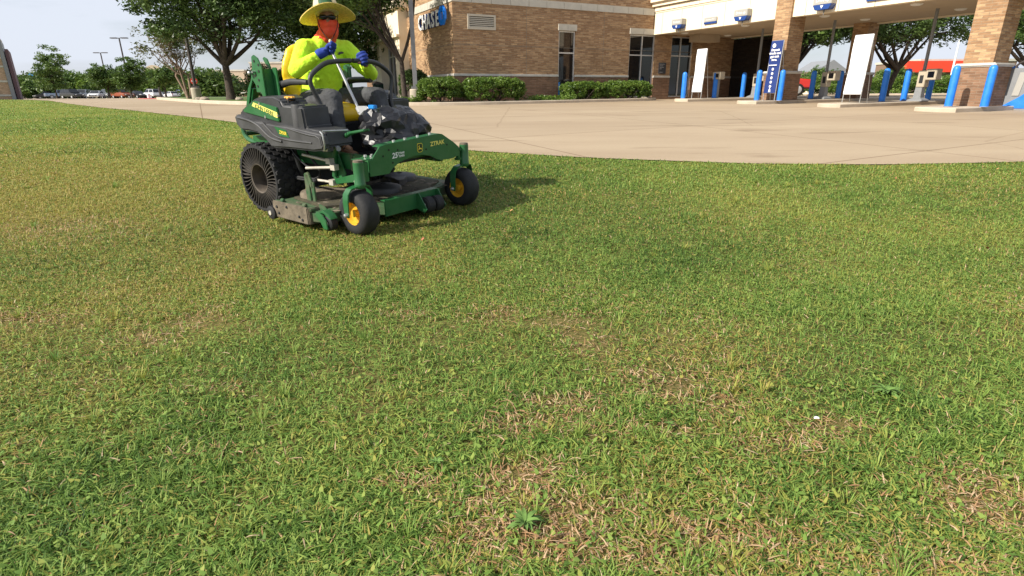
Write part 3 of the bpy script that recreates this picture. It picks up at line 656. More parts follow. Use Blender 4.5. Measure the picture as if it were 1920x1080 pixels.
# cash machine enclosure at the right edge of the picture
r = empty('cash_machine_enclosure', (*bw(11.5, -15.3)[:2], it_z(11.5, -15.3)), BA, 'grey cash machine enclosure with blue wedge and pale stripe at the right edge', 'cash machine')
a = MB(); a.box(0, 2.2, -1.5, .70, -.2, 1.05); P('cabinet', a, M['ptgrey'], r, bev=.02)
bp_ = [(.68, -.06), (-1.48, -.06), (-1.48, 1.03), (-.62, 1.03), (.22, .26)]
a = MB(); a.prism(bp_, -.016, -.002, 'x'); P('blue_panel', a, M['blue'], r, smooth=0)
a = MB(); a.prism([(.42, .20 + .09), (.25, .29), (.18, .93), (.35, .93)][::-1], -.024, -.004, 'x'); P('pale_stripe', a, M['signgrey'], r, smooth=0)
a = MB(); a.box(-.03, 0, .66, .71, -.1, .92); P('edge_trim', a, M['alu'], r, smooth=0)
a = MB(); a.tube([(.3, .62, 1.0), (.3, .60, 1.18), (.3, .3, 1.30), (.3, -.5, 1.36), (.3, -1.4, 1.38)], .03, 8, smooth=2); P('arched_rail', a, M['poledark'], r)

# trash can by the entrance
r = empty('trash_can', (*bw(-1.0, 8.4)[:2], .66), 0, 'dark green slatted trash can by the bank entrance', 'trash can')
a = MB()
for i in range(20):
    t = 2 * math.pi * i / 20; a.tube([(.24 * math.cos(t), .24 * math.sin(t), 0.03), (.26 * math.cos(t), .26 * math.sin(t), .78)], .022, 6)
P('slats', a, mat('dark green metal', (.01, .045, .03), .5), r)
a = MB(); a.lathe([(.0, .9), (.12, .88), (.27, .80), (.28, .76), (.20, .76)], n=20); P('lid', a, M['poledark'], r)
a = MB(); a.lathe([(.0, .02), (.22, .02), (.22, .77), (0, .77)], n=20); P('liner', a, M['darkmetal'], r)

# ------------------------------------------------------------------ foliage helper (numpy leaf clumps)
def quads_mesh(name, V, tint, m, parent=None, verts_per=4):
    n = len(V) // verts_per; me = bpy.data.meshes.new(name)
    me.vertices.add(len(V)); me.vertices.foreach_set('co', V.astype(np.float32).ravel())
    me.loops.add(len(V)); me.loops.foreach_set('vertex_index', np.arange(len(V), dtype=np.int32))
    me.polygons.add(n); me.polygons.foreach_set('loop_start', np.arange(0, len(V), verts_per, dtype=np.int32))
    me.update(calc_edges=True)
    at = me.attributes.new('tint', 'FLOAT', 'POINT'); at.data.foreach_set('value', np.repeat(tint, verts_per).astype(np.float32))
    return link(name, me, m, parent, 0)
def leaves(centers, rad, per, size, rg, flat=.6, tb=None):
    """leaf-sized quads scattered round clump centres; returns verts, tint"""
    k = len(centers); c = np.repeat(centers, per, 0); r = np.repeat(rad, per)
    d = rg.normal(size=(k * per, 3)); d /= np.linalg.norm(d, axis=1)[:, None] + 1e-9
    rr = r * rg.random(k * per) ** .45; d[:, 2] *= flat; p = c + d * rr[:, None]
    a = rg.normal(size=(k * per, 3)); a[:, 2] *= .6; a /= np.linalg.norm(a, axis=1)[:, None]
    b = rg.normal(size=(k * per, 3)); b -= a * (a * b).sum(1)[:, None]; b /= np.linalg.norm(b, axis=1)[:, None]
    s = size * (.6 + .8 * rg.random(k * per)); L = a * s[:, None]; W = b * (s * .42)[:, None]
    V = np.stack([p - L, p + W * .9 - L * .1, p + L, p - W * .9 - L * .1], 1).reshape(-1, 3)
    ct = rg.random(k) if tb is None else tb
    t = np.clip(np.repeat(ct, per) * .6 + .4 * rg.random(k * per), 0, 1)
    return V, t
def branch(mb, a, b, ra, rb, sag=.0, n=7, wob=.12, rg=rng):
    a, b = np.array(a, float), np.array(b, float); L = np.linalg.norm(b - a); pts = []
    off = rg.normal(size=3) * wob * L
    for i in range(6):
        t = i / 5; p = a + (b - a) * t + off * math.sin(t * math.pi) * .5; p[2] += -sag * math.sin(t * math.pi) * L; pts.append(tuple(p))
    mb.tube(pts, [ra + (rb - ra) * i / 5 for i in range(6)], n)
    return pts
def tree(name, x, y, h, label, cat, crown_c, crown_r, trunk_r, clumps, per, size, mm, bark, seed, lean=(0, 0), forks=6, group=None, fork_z=.3, clump_r=.5, multi=1, lobes=7, ground_z=None, low=-.9, extra=()):
    rg = np.random.default_rng(seed); z0 = float(zt(y)) if ground_z is None else ground_z
    r = empty(name, (x, y, z0 - .02), 0, label, cat, group)
    cc = np.array(crown_c, float); cr = np.array(crown_r, float)
    # uneven crown: union of lobes
    lc = []; 
    for i in range(lobes):
        d = rg.normal(size=3); d /= np.linalg.norm(d); d[2] = d[2] * .8 + .1; lc.append(cc + d * cr * .55)
    lc = np.array(lc + [cc]); lr = np.array([.5 + .2 * rg.random() for _ in range(lobes)] + [.6])
    if len(extra): lc = np.concatenate([lc, np.array(extra)]); lr = np.concatenate([lr, np.full(len(extra), .5)])
    pts = []
    while len(pts) < clumps:
        i = rg.integers(len(lc)); d = rg.normal(size=3); d /= np.linalg.norm(d); q = lc[i] + d * cr * lr[i] * (.35 + .65 * rg.random() ** .5)
        if (q[2] - cc[2]) / cr[2] > low: pts.append(q)
    pts = np.array(pts); rad = clump_r * (.6 + .8 * rg.random(clumps))
    V, t = leaves(pts, rad, per, size, rg)
    quads_mesh('crown', V, t, mm, r)
    mb = MB(); fz = h * fork_z
    for m_ in range(multi):
        bx, by = (0, 0) if multi == 1 else (.12 * math.cos(m_ * 2.4), .12 * math.sin(m_ * 2.4))
        top = (lean[0] + (0 if multi == 1 else .35 * math.cos(m_ * 2.4 + .5)), lean[1] + (0 if multi == 1 else .35 * math.sin(m_ * 2.4 + .5)), fz)
        n_ = 8; ps = [(bx + (top[0] - bx) * (i / n_) ** 1.2, by + (top[1] - by) * (i / n_) ** 1.2, fz * i / n_) for i in range(n_ + 1)]
        rr = [trunk_r * (1.55 if i == 0 else 1.15 if i == 1 else 1 - .3 * i / n_) / (1 if multi == 1 else 1.8) for i in range(n_ + 1)]
        mb.tube([(bx, by, -.2)] + ps, [rr[0] * 1.15] + rr, 10)
        for k in range(max(2, forks // multi)):
            tgt = lc[rg.integers(len(lc))] + rg.normal(size=3) * cr * .15; tgt[2] = max(tgt[2], fz + .15 * h)
            r1 = trunk_r * .55 / (1 if multi == 1 else 2)
            bp = branch(mb, top, tgt, r1, r1 * .35, .04, 7, .12, rg)
            for q in range(4):
                s0 = bp[rg.integers(2, 5)]; near = pts[np.argsort(np.linalg.norm(pts - np.array(s0), axis=1))[rg.integers(2, min(40, clumps))]]
                b2 = branch(mb, s0, near, r1 * .4, r1 * .12, .02, 5, .1, rg)
                for _ in range(2):
                    s1 = b2[rg.integers(2, 5)]; n2 = pts[np.argsort(np.linalg.norm(pts - np.array(s1), axis=1))[rg.integers(0, min(12, clumps))]]
                    branch(mb, s1, n2, r1 * .16, r1 * .05, 0, 4, .08, rg)
    P('trunk', mb, bark, r, smooth=60)
    return r
tree('live_oak', -13.67, 29.05, 9, 'large live oak on the drive island with dark forked trunk, left of the mower', 'tree', (.3, .4, 4.9), (4.2, 3.8, 3.2), .21, 640, 80, .095, OAK, M['bark'], 3, (-.08, .1), 10, 'trees around the drive', .19, .6, lobes=11, low=-.8)
tree('live_oak', -11.0, 33.5, 10, 'dark tree rising right behind the rider and left of the bank', 'tree', (1.2, 0, 4.9), (4.0, 3.4, 3.8), .2, 480, 70, .11, OAK, M['bark'], 5, (.2, 0), 8, 'trees around the drive', .26, .62, lobes=10, low=-.85)
tree('elm_tree', -4.55, 25.5, 8, 'slender tree with several spreading dark limbs before the bank entrance', 'tree', (-1.5, -.3, 4.7), (2.2, 1.9, 1.7), .13, 400, 60, .08, LEAFB, M['bark'], 8, (-.05, 0), 5, 'trees around the drive', .21, .42, lobes=9, low=-.75, extra=[(.8, 0, 6.2), (.9, 1.0, 5.9), (.3, .5, 6.6), (.9, -.6, 6.2)])
tree('crape_myrtle', -18.0, 33.3, 5.2, 'crape myrtle with pale bare multiple stems and thin reddish crown by the lamp footing', 'tree', (-.4, 0, 2.9), (1.7, 1.4, 1.2), .14, 80, 42, .075, MYRT, M['barkpale'], 12, (-.25, 0), 12, 'trees around the drive', .26, .42, multi=3, lobes=7)
# far lot trees
far = [(-59.5, 78, 6.4, 'tall thin topped tree nearest the striped brick building', (.1, 0, 3.9), (2.1, 1.9, 3.3), LEAFB, 130), (-51.3, 76, 3.8, 'small rounded conical tree below the shorter twin lamp', (0, 0, 2.4), (1.7, 1.6, 2.0), LEAFB, 150),
       (-47.1, 74, 4.3, 'dark conical tree below the taller twin lamp', (.3, 0, 2.7), (1.8, 1.6, 2.2), LEAFB, 150), (-33.6, 58, 3.4, 'open tree with layered limbs beside the dark lamp post', (0, 0, 2.2), (1.5, 1.4, 1.2), LEAFB, 80)]
for i, (x, y, h, lab, cc, cr_, mm, n) in enumerate(far):
    tree('parking_lot_tree', x, y, h, lab, 'tree', cc, cr_, .10, n, 45, .15, mm, M['bark'], 20 + i, (0, 0), 5, 'small trees in the parking lot', .3, .5, lobes=7)
def bush(name, x, y, r3, label, mm, seed, n=90, per=50, size=.12, cr=.45, group=None, z=None, cat='bush', boxy=False, rz=0, shell=False):
    rg = np.random.default_rng(seed); o = empty(name, (x, y, (float(zt(y)) if z is None else z)), rz, label, cat, group)
    if boxy:
        u = rg.random((n, 3)) * 2 - 1; ax = rg.integers(0, 3, n); sg = np.where(rg.random(n) < .5, -1, 1); u[np.arange(n), ax] = np.where(ax == 2, 1, sg)
        pts = u * np.array(r3) * (1 - .12 * rg.random((n, 1))); pts[:, 2] = pts[:, 2] * .92 + r3[2]
        rad = cr * (.6 + .5 * rg.random(n))
    else:
        d = rg.normal(size=(n, 3)); d /= np.linalg.norm(d, axis=1)[:, None]; pts = d * np.array(r3) * (.55 + .45 * rg.random((n, 1)) ** .5); pts[:, 2] = np.abs(pts[:, 2] + r3[2] * .25) + r3[2] * .35
        rad = cr * (.6 + .6 * rg.random(n))
    if shell:
        n *= 3; d = rg.normal(size=(n, 3)); d[:, 2] = np.abs(d[:, 2]) * 1.1 - .35; d /= np.linalg.norm(d, axis=1)[:, None]; d = np.sign(d) * np.abs(d) ** .62
        pts = d * np.array(r3) * (.86 + .14 * rg.random((n, 1))); pts[:, 2] = pts[:, 2] * .95 + r3[2] * .92; rad = cr * .6 * (.6 + .6 * rg.random(n)); per = per // 2
    V, t = leaves(pts, rad, per, size, rg, .8); V[:, 2] = np.maximum(V[:, 2], .01)
    quads_mesh('foliage', V, t, mm, o)
    mb = MB()
    for k in range(7):
        a = rg.random() * 6.3; branch(mb, (.1 * math.cos(a) * r3[0], .1 * math.sin(a) * r3[1], -.05), (.6 * math.cos(a) * r3[0], .6 * math.sin(a) * r3[1], r3[2] * 1.2), .03 * max(r3) ** .5, .01, 0, 5, .1, rg)
    P('stems', mb, M['bark'], o)
    return o
# far masses of trees beyond the parked cars
for i, (px, y, wd, hh, lab, mm) in enumerate([(48, 150, 9, 3.8, 'low green tree clump beside the striped brick building', LEAFB), (143, 128, 5.5, 4.2, 'broad rounded green tree behind the dark parked estate car', LEAFB), (170, 118, 4.0, 3.2, 'lighter lower tree between the rounded tree and the first conical tree', HEDGE),
      (120, 140, 5, 3.6, 'dark tree clump behind the pickup truck', OAK), (303, 100, 4.6, 3.0, 'bright green tree behind the white estate car', HEDGE), (345, 92, 3.6, 2.6, 'green tree behind the pale myrtle stems', LEAFB), (395, 75, 2.9, 2.1, 'dense round green shrub right of the lamp footing', LEAFB),
      (420, 84, 2.8, 2.1, 'darker rounded shrub beside the live oak trunk', OAK), (225, 150, 9, 3.8, 'dark tree line behind the orange parked car', OAK), (262, 150, 7, 3.4, 'dark tree line behind the black parked car', OAK), (80, 160, 10, 4.5, 'dark tree line behind the tall thin topped tree', OAK)]):
    if y > 87: k_ = max(150., y) / y; y *= k_; wd *= k_ * .85; hh *= k_ * .88
    x = (px - 960) / 1113 * y
    bush('distant_tree', x, y, (wd, wd * .8, hh), lab, mm, 40 + i, 150, 36, .30 if y < 90 else .42, 1.2 if y < 90 else 1.6, 'distant trees beyond the parked cars', cat='tree', z=float(zt(y)) - .2)
# hedge shrubs near the bank
BZ = .66
for i, (x, y, r3, lab, mm, n) in enumerate([(-.95, -.6, (.80, .75, .50), 'rounded clipped shrub at the bank corner beside the lamp footing', HEDGE, 120), (1.25, -1.15, (1.35, .62, .50), 'long clipped shrub under the wall louvre', HEDGE, 170),
                                  (5.9, -.95, (1.1, .6, .42), 'dark clipped shrub under the narrow window', HEDGE, 120), (8.15, -1.15, (1.35, .6, .44), 'clipped shrub against the wide window left of the canopy', HEDGE, 150), (-1.1, 2.2, (.55, .6, .7), 'dark tall shrub behind the lamp footing', OAK, 90)]):
    v = bw(x, y); bush('clipped_shrub', v[0], v[1], r3, lab, mm, 70 + i, n, 90, .045, .22, 'clipped shrubs along the bank wall', BZ - .05, 'shrub', rz=BA, shell=True)
bush('tall_shrub', -12.6, 30.3, (.75, .7, .95), 'dark rounded shrub beyond the live oak trunk, left of the green mower arm', OAK, 90, 110, 70, .07, .35, None, .75, 'shrub')
bush('tall_shrub', -11.0, 30.6, (1.6, .8, .9), 'wide leafy shrub seen behind the green mower arm', LEAFB, 91, 150, 70, .07, .35, None, .75, 'shrub')
# low plants in the bed
rg = np.random.default_rng(5); pts = []
for x0, x1, y0, y1, n in ((2.9, 5.2, -1.7, -.6, 80), (-3.3, -1.7, -.4, .6, 60)):
    for _ in range(n): v = bw(x0 + (x1 - x0) * rg.random(), y0 + (y1 - y0) * rg.random()); pts.append((v[0], v[1], BZ + .03 + .08 * rg.random()))
V, t = leaves(np.array(pts), np.full(len(pts), .13), 26, .05, rg, 1.0)
tag(quads_mesh('bed_groundcover', V, t, HEDGE), 'low green ground cover in the planting bed', 'ground cover', None, 'stuff')
# right hand side, beyond the canopy
for i, (x, y, h, cc, cr_, lean, lab, n) in enumerate([(15.6, 34.5, 7, (.6, 0, 3.9), (4.6, 3, 1.9), (.5, 0), 'live oak with a limb sweeping right behind the first brick pillar', 330), (22.6, 36, 7, (0, 0, 4.0), (4.6, 3, 2.0), (.5, 0), 'live oak with forked limbs right of the inner pillar', 330),
                                  (30.5, 35, 7.5, (-1.2, 0, 4.4), (5.0, 3, 2.2), (-.5, 0), 'live oak with long low limb behind the large right pillar', 330), (34, 33, 7.5, (.6, 0, 4.3), (4.2, 3, 2.5), (0, 0), 'live oak at the right edge beyond the cash machine', 200)]):
    tree('live_oak', x, y, h, lab, 'tree', cc, cr_, .2, n, 60, .10, OAK if i % 2 else LEAFB, M['bark'], 100 + i, lean, 8, 'live oaks behind the canopy', .22, .6, lobes=11, low=-.8)
h_ = bush('clipped_hedge', 29, 46, (8.5, .7, .62), 'long low clipped hedge across the back lawn', HEDGE, 120, 420, 70, .07, .34, None, None, 'hedge', True, R(-9))
for i, (px, y, r3, lab, mm) in enumerate([(1530, 52, (2.2, 1.5, 1.3), 'leafy green bush above the red truck bonnet', LEAFB), (1580, 52, (1.6, 1.4, 1.0), 'leafy green bush left of the second banner', LEAFB), (1668, 50, (1.6, 1.3, 1.35), 'tall green bush before the red roofed shop', LEAFB), (1735, 48, (1.6, 1.2, .9), 'dark bush under the red roofed shop', OAK)]):
    bush('garden_bush', (px - 960) / 1111 * y, y, r3, lab, mm, 130 + i, 130, 60, .12, .5, 'bushes beyond the hedge')

# ------------------------------------------------------------------ lamp posts
def foot_pole(x, y, z, fr, fh, pr, ph, square, mm, lab):
    r = empty('lamp_post', (x, y, z), R(12), lab, 'lamp post', 'lamp posts')
    a = MB(); a.lathe([(0, fh), (fr - .03, fh), (fr, fh - .03), (fr, -.15)], n=28); P('concrete_footing', a, M['base'], r)
    a = MB(); a.box(-pr * 1.9, pr * 1.9, -pr * 1.9, pr * 1.9, fh, fh + .10); P('base_plate', a, mm, r, bev=.012)
    a = MB()
    if square: a.box(-pr, pr, -pr, pr, fh + .10, ph)
    else: a.tube([(0, 0, fh + .1), (0, 0, ph)], [pr, pr * .75], 16)
    P('pole', a, mm, r, bev=.008 if square else 0)
    a = MB(); a.box(-.55, .55, -.06, .06, ph, ph + .06); a.box(-.75, -.35, -.18, .18, ph + .06, ph + .18); a.box(.35, .75, -.18, .18, ph + .06, ph + .18); P('lamp_head', a, mm, r, bev=.02)
foot_pole(-3.98, 24.9, .64, .25, .50, .085, 8, True, M['pole'], 'grey square lamp post on a round footing before the bank sign')
foot_pole(-16.9, 32.0, .78, .24, .52, .085, 8, False, M['poledark'], 'dark lamp post on a round footing beside the pale myrtle')
def far_lamp(x, y, h, lab, two=True):
    r = empty('lamp_post', (x, y, float(zt(y))), 0, lab, 'lamp post', 'lamp posts')
    a = MB(); a.tube([(0, 0, 0), (0, 0, h)], [.13, .09], 10); P('pole', a, M['poledark'], r)
    if two:
        a = MB(); a.box(-1.15, -.3, -.25, .25, h - .02, h + .10); a.box(.3, 1.15, -.25, .25, h - .02, h + .10); a.box(-.3, .3, -.05, .05, h, h + .07); P('lamp_head', a, M['poledark'], r, bev=.02)
far_lamp(-70.7, 105, 7.45, 'shorter twin headed lamp post over the far parking lot')
far_lamp(-54.2, 85, 7.9, 'taller twin headed lamp post over the far parking lot')
far_lamp(-35.3, 60, 2.9, 'short dark post beside the open layered tree', False)
# stop type sign
r = empty('road_sign', (-18.6, 35.2, .68), R(15), 'round red and white no entry sign behind the pale myrtle', 'sign')
a = MB(); a.tube([(0, 0, 0), (0, 0, 1.2)], .03, 8); P('post', a, M['steel'], r)
a = MB(); a.lathe([(0, -.02), (.19, -.02), (.19, 0), (0, 0)], (0, 0, 1.02), 'y', n=24); P('disc', a, mat('sign red', (.62, .03, .02), .5), r)
a = MB(); a.box(-.13, .13, -.03, -.02, .98, 1.06); P('white_bar', a, M['decalwhite'], r, smooth=0)

# ------------------------------------------------------------------ cars
def car(name, kind, paint, x, y, rz, lab, group='cars parked in the far lot'):
    r = empty(name, (x, y, float(zt(y)) + .0), rz, lab, 'pickup truck' if kind == 'pickup' else 'car', group)
    if kind == 'sedan': L, W_, prof = 4.6, 1.8, [(-2.3, .35), (-2.32, .7), (-2.2, .95), (-1.55, 1.0), (1.05, .95), (2.15, .75), (2.3, .6), (2.28, .32)]; roof = [(-1.75, .98), (-1.15, 1.40), (.25, 1.42), (1.15, .95)]
    elif kind == 'suv': L, W_, prof = 4.7, 1.9, [(-2.35, .4), (-2.38, .9), (-2.3, 1.1), (1.0, 1.08), (2.2, .95), (2.36, .75), (2.33, .4)]; roof = [(-2.25, 1.1), (-1.9, 1.72), (.35, 1.74), (1.15, 1.08)]
    else: L, W_, prof = 5.6, 2.0, [(-2.8, .55), (-2.8, 1.15), (.0, 1.15), (1.6, 1.15), (2.65, 1.05), (2.8, .85), (2.78, .5)]; roof = [(-.75, 1.15), (-.65, 1.80), (.75, 1.82), (1.35, 1.15)]
    hw = W_ / 2; a = MB(); a.prism(prof, -hw, hw, 'y')
    P('body', a, paint, r, bev=.09, seg=3)
    g = MB(); rings = []
    for (x_, z_), yy in zip(roof, (hw - .08, hw - .22, hw - .22, hw - .08)): rings.append([Vector((x_, -yy, z_)), Vector((x_, yy, z_))])
    b = MB()
    vs = [p for rr in rings for p in rr]
    b.add(vs, [(0, 2, 3, 1), (2, 4, 5, 3), (4, 6, 7, 5), (0, 1, 7, 6), (0, 6, 4, 2), (1, 3, 5, 7)]); P('cabin', b, paint, r, bev=.05)
    def lerp(p, q, t): return p + (q - p) * t
    w_ = MB(); c4 = vs
    def panel(p, q, s, t, k=.12, off=.02):
        c = (p + q + s + t) / 4; pp = [lerp(v, c, k) for v in (p, q, s, t)]; n = (pp[1] - pp[0]).cross(pp[3] - pp[0]).normalized()
        cc = Vector((0, 0, 1.2)); n = n if n.dot(c - cc) > 0 else -n
        w_.add([v + n * off for v in pp] + [v - n * .01 for v in pp], [(0, 1, 2, 3), (7, 6, 5, 4), (0, 4, 5, 1), (1, 5, 6, 2), (2, 6, 7, 3), (3, 7, 4, 0)])
    panel(c4[0], c4[2], c4[3], c4[1]); panel(c4[4], c4[6], c4[7], c4[5])
    for s in (0, 1):
        m1, m2 = lerp(c4[0 + s], c4[6 + s], .5), lerp(c4[2 + s], c4[4 + s], .5)
        panel(c4[0 + s], c4[2 + s], m2, m1, .14); panel(m1, m2, c4[4 + s], c4[6 + s], .14)
    P('windows', w_, M['glass'], r, smooth=0)
    wr = .33 if kind != 'pickup' else .41
    for sx in (-1, 1):
        for sy in (-1, 1):
            a = MB(); a.lathe([(0, -.11), (wr * .9, -.115), (wr, -.09), (wr, .09), (wr * .9, .115), (0, .11)], (sx * L * .31, sy * (hw - .1), wr), 'y', n=20); wo = P('wheel', a, M['rubber'], r)
            a = MB(); a.lathe([(0, -.02), (wr * .55, -.01), (wr * .6, .0)], (sx * L * .31, sy * (hw + .03), wr), 'y', n=16); P('rim', a, M['greyplastic'], wo)
    for sy in (-1, 1):
        a = MB(); a.ell((L / 2 - .12, sy * (hw - .32), .72), (.14, .2, .09)); P('headlight', a, M['decalwhite'], r)
        a = MB(); a.ell((-L / 2 + .05, sy * (hw - .22), .85), (.07, .13, .12)); P('tail_light', a, mat('tail light red', (.4, .01, .01), .3), r)
    a = MB(); a.box(L / 2 - .06, L / 2 + .02, -hw + .3, hw - .3, .45, .62); a.box(-L / 2 - .04, -L / 2 + .05, -hw + .1, hw - .1, .42, .55); P('bumper_trim', a, M['black'], r, bev=.02)
    return r
PW, PB, PS, PO, PL = car_paint('white car paint', (.72, .73, .74)), car_paint('black car paint', (.012, .012, .014)), car_paint('silver car paint', (.34, .37, .42)), car_paint('orange car paint', (.28, .07, .025)), car_paint('pale blue car paint', (.22, .30, .42))
PR = car_paint('red truck paint', (.58, .025, .015)); PG = car_paint('dark grey car paint', (.06, .065, .07))
for px, D, kind, pt, yaw, lab in [(72, 150, 'sedan', PG, 55, 'dark car parked behind slim trunks beside the striped brick building'), (90, 146, 'suv', PB, 235, 'black car parked left of the pale pickup'), (119, 128, 'pickup', PL, 45, 'pale blue pickup truck behind the leaning trunk'), (140, 112, 'suv', PB, 335, 'black estate car nearest the drive entrance'),
      (161, 120, 'suv', PS, 285, 'silver car between black estate car and white saloon'), (185, 112, 'sedan', PW, 290, 'white saloon car facing the drive below the first conical tree'), (211, 116, 'suv', PG, 320, 'dark grey car with white roof glint under the conical trees'), (234, 112, 'suv', PO, 330, 'orange car under the dark conical tree'),
      (262, 118, 'sedan', PB, 330, 'black saloon car left of the white estate car'), (289, 118, 'suv', PW, 148, 'white estate car seen from behind near the red kerb patch'), (309, 140, 'sedan', PS, 290, 'small silver car between the white estate car and white saloon'), (326, 130, 'sedan', PW, 140, 'white saloon car left of the pale myrtle stems'),
      (344, 132, 'suv', PL, 150, 'pale blue car half hidden by the myrtle stems'), (387, 140, 'sedan', PW, 110, 'white car roof beyond the lamp footing')]:
    car('parked_car' if kind != 'pickup' else 'pickup_truck', kind, pt, (px - 960) / 1113 * D, D, R(yaw), lab)
car('pickup_truck', 'pickup', PR, 17.8, 41.5, R(-8), 'red pickup truck nose seen behind the first brick pillar', None)

# ------------------------------------------------------------------ distant buildings
def bld(name, x, y, wd, dp, hh, rz, m, lab, extra=None):
    r = empty(name, (x, y, float(zt(y)) - .1), rz, lab, 'building')
    a = MB(); a.box(-wd / 2, wd / 2, 0, dp, 0, hh); P('wall', a, m, r, smooth=0)
    a = MB(); a.box(-wd / 2 - .1, wd / 2 + .1, -.1, dp + .1, hh, hh + .25); P('parapet', a, M['stone'], r, smooth=0)
    if extra: extra(r)
    return r
def stripes(r):
    a = MB()
    for z in (.35, 1.4, 2.5, 3.15, 4.1): a.box(-5.05, 5.05, -.06, 0, z, z + .14)
    P('stone_band', a, M['stone'], r, smooth=0)
    a = MB(); a.box(5.0, 5.25, -.12, .3, 0, 5.0); a.box(5.0, 5.2, .3, 6, 0, 4.6); P('downpipe_column', a, M['ptgrey'], r, bev=.02)
    a = MB(); a.box(5.30, 5.52, .6, 6, 0, 3.9); P('side_wing', a, mat('mauve stucco', (.16, .10, .11), .8), r)
    a = MB(); a.box(5.0, 5.32, -.2, .5, 5.0, 5.2); P('gutter_box', a, M['ptgrey'], r)
def bb(name): return brick(name, (.42, .27, .17), (.55, .37, .24), (.45, .36, .26), .3)
bld('brick_store', -44.0, 44.7, 10, 8, 4.7, R(38), bb('pale store brick'), 'striped tan brick building with grey corner pipe at the left edge', stripes)
bld('beige_building', -47.3, 100, 6, 6, 4.3, 0, M['soffit'], 'plain beige building seen past the live oak trunk')
bld('beige_building', -36.5, 95, 9, 6, 5.2, 0, M['soffit'], 'plain beige building end behind the shrub and green mower arm')
def shopfront(r):
    a = MB(); a.box(-2.2, 2.2, -.15, 0, 2.2, 4.4); P('sign_panel', a, mat('shop red', (.60, .05, .02), .5), r)
    a = MB(); a.lathe([(0, 0), (4, 0), (4, .6), (0, .6)], (6.5, 0, 6.5), 'y', n=24); P('arched_gable', a, M['soffit'], r)
    [P('shop_window', MB().box(x, x + 1.6, -.1, 0, .3, 2.4), M['greyplastic'], r) for x in (-12, -7, 5, 9)]
bld('shop_row', -128, 205, 46, 20, 7.2, 0, mat('brown shop brick', (.17, .11, .08), .9), 'long brown shop row with small red sign far beyond the parked cars', shopfront)
def bluesign(r):
    a = MB(); a.box(-1.5, 1.2, -.2, 0, 5.2, 7.6); a.box(1.0, 6.0, -.2, 0, 2.4, 3.6); P('blue_sign', a, M['bluepl'], r)
bld('far_shop', -149, 188, 22, 8, 4.6, 0, mat('dark shop wall', (.12, .10, .085), .9), 'far shop with blue signs beside the striped brick building', bluesign)  # wall is one even dark brown
def redroof(r):
    a = MB(); a.box(-7.0, .2, -.5, 0, 2.4, 3.55); P('red_fascia', a, mat('bright red fascia', (.80, .06, .025), .4), r)
    a = MB(); a.box(-3.8, -2.6, -.1, 0, 1.0, 2.0); P('shop_window', a, M['greyplastic'], r); a = MB(); a.box(3.5, 5.2, -.1, 0, .6, 2.0); P('shop_window', a, M['greyplastic'], r)
bld('red_roofed_shop', 50, 66, 10.5, 8, 3.5, 0, mat('brown shop wall', (.20, .13, .09), .9), 'brown shop with a bright red fascia band left of the large right pillar', redroof)
r = empty('house', (46.8, 88, .5), 0, 'pale house with grey gable roof seen left of the second banner', 'house')
a = MB(); a.box(-2, 2, 0, 6, 0, 3.2); P('wall', a, M['stucco'], r); a = MB(); a.prism([(-2.5, 3.1), (0, 4.7), (2.5, 3.1)], -.3, 6.3, 'y'); P('roof', a, M['ptgrey'], r)
r = empty('flag_pole', (44.0, 60, .6), 0, 'white pole in front of the red roofed shop', 'pole')
a = MB(); a.tube([(0, 0, 0), (0, 0, 4.9)], [.12, .07], 10); P('shaft', a, M['white'], r); a = MB(); a.ell((0, 0, 4.95), (.1, .1, .1)); P('finial', a, M['white'], r)
# small things by the left island
for i, (x, y, s, lab) in enumerate([(-14.6, 28.3, .16, 'pale boulder left of the live oak roots'), (-12.9, 28.2, .13, 'small boulder in front of the live oak trunk'), (-12.1, 27.9, .15, 'boulder right of the live oak roots'), (-15.4, 29.3, .12, 'small boulder beside the lamp footing')]):
    a = MB(); a.ell((0, 0, 0), (s * 1.5, s, s * .8), 10, 7); o = blob('boulder', a, M['rock'], None, .04, 1, .09, .12); o.location = (x, y, float(zt(y)) + .16); tag(o, lab, 'rock', 'boulders by the live oak')
a = MB(); a.prism([(-.9, 0), (.9, 0), (.9, .1), (-.9, .1)], -.4, .4, 'y'); o = P('stone_bench', a, M['ledge'], bev=.02); o.location = (-22.5, 52, 1.0); tag(o, 'low pale stone slab on the green rise beyond the live oak', 'bench')
o2 = MB(); o2.box(-.7, .7, -.25, .25, -.45, 0); P('plinth', o2, M['brickd'], o, bev=.01)
a = MB(); a.lathe([(0, 0), (.8, 0), (.7, .03), (0, .04)], n=20); o = P('red_kerb_patch', a, mat('red sign base', (.55, .06, .05), .6)); o.location = (-28.3, 46.5, float(zt(46.5)) + .02); tag(o, 'flat red round base under a white bollard at the lot entrance', 'sign base')
a = MB(); a.tube([(0, 0, .06), (0, 0, .36)], [.12, .12], 14); o = P('white_bollard', a, M['white']); o.location = (-28.3, 46.5, float(zt(46.5)) + .02); tag(o, 'white bollard on a red base left of the island kerb', 'bollard')

# ------------------------------------------------------------------ riding mower (local frame: x forward, y to its left, z up)
MR = Matrix(((0.79998, 0.60002, 0.0, -1.811), (-0.59936, 0.79910, -0.04695, 5.486), (-0.02817, 0.03756, 0.99890, 0.023), (0, 0, 0, 1)))
mw = empty('riding_mower', (0, 0, 0), 0, 'green and black zero turn riding mower with yellow seat, cutting the lawn', 'lawn mower')
mw.matrix_world = MR
G_, K_ = M['green'], M['black']
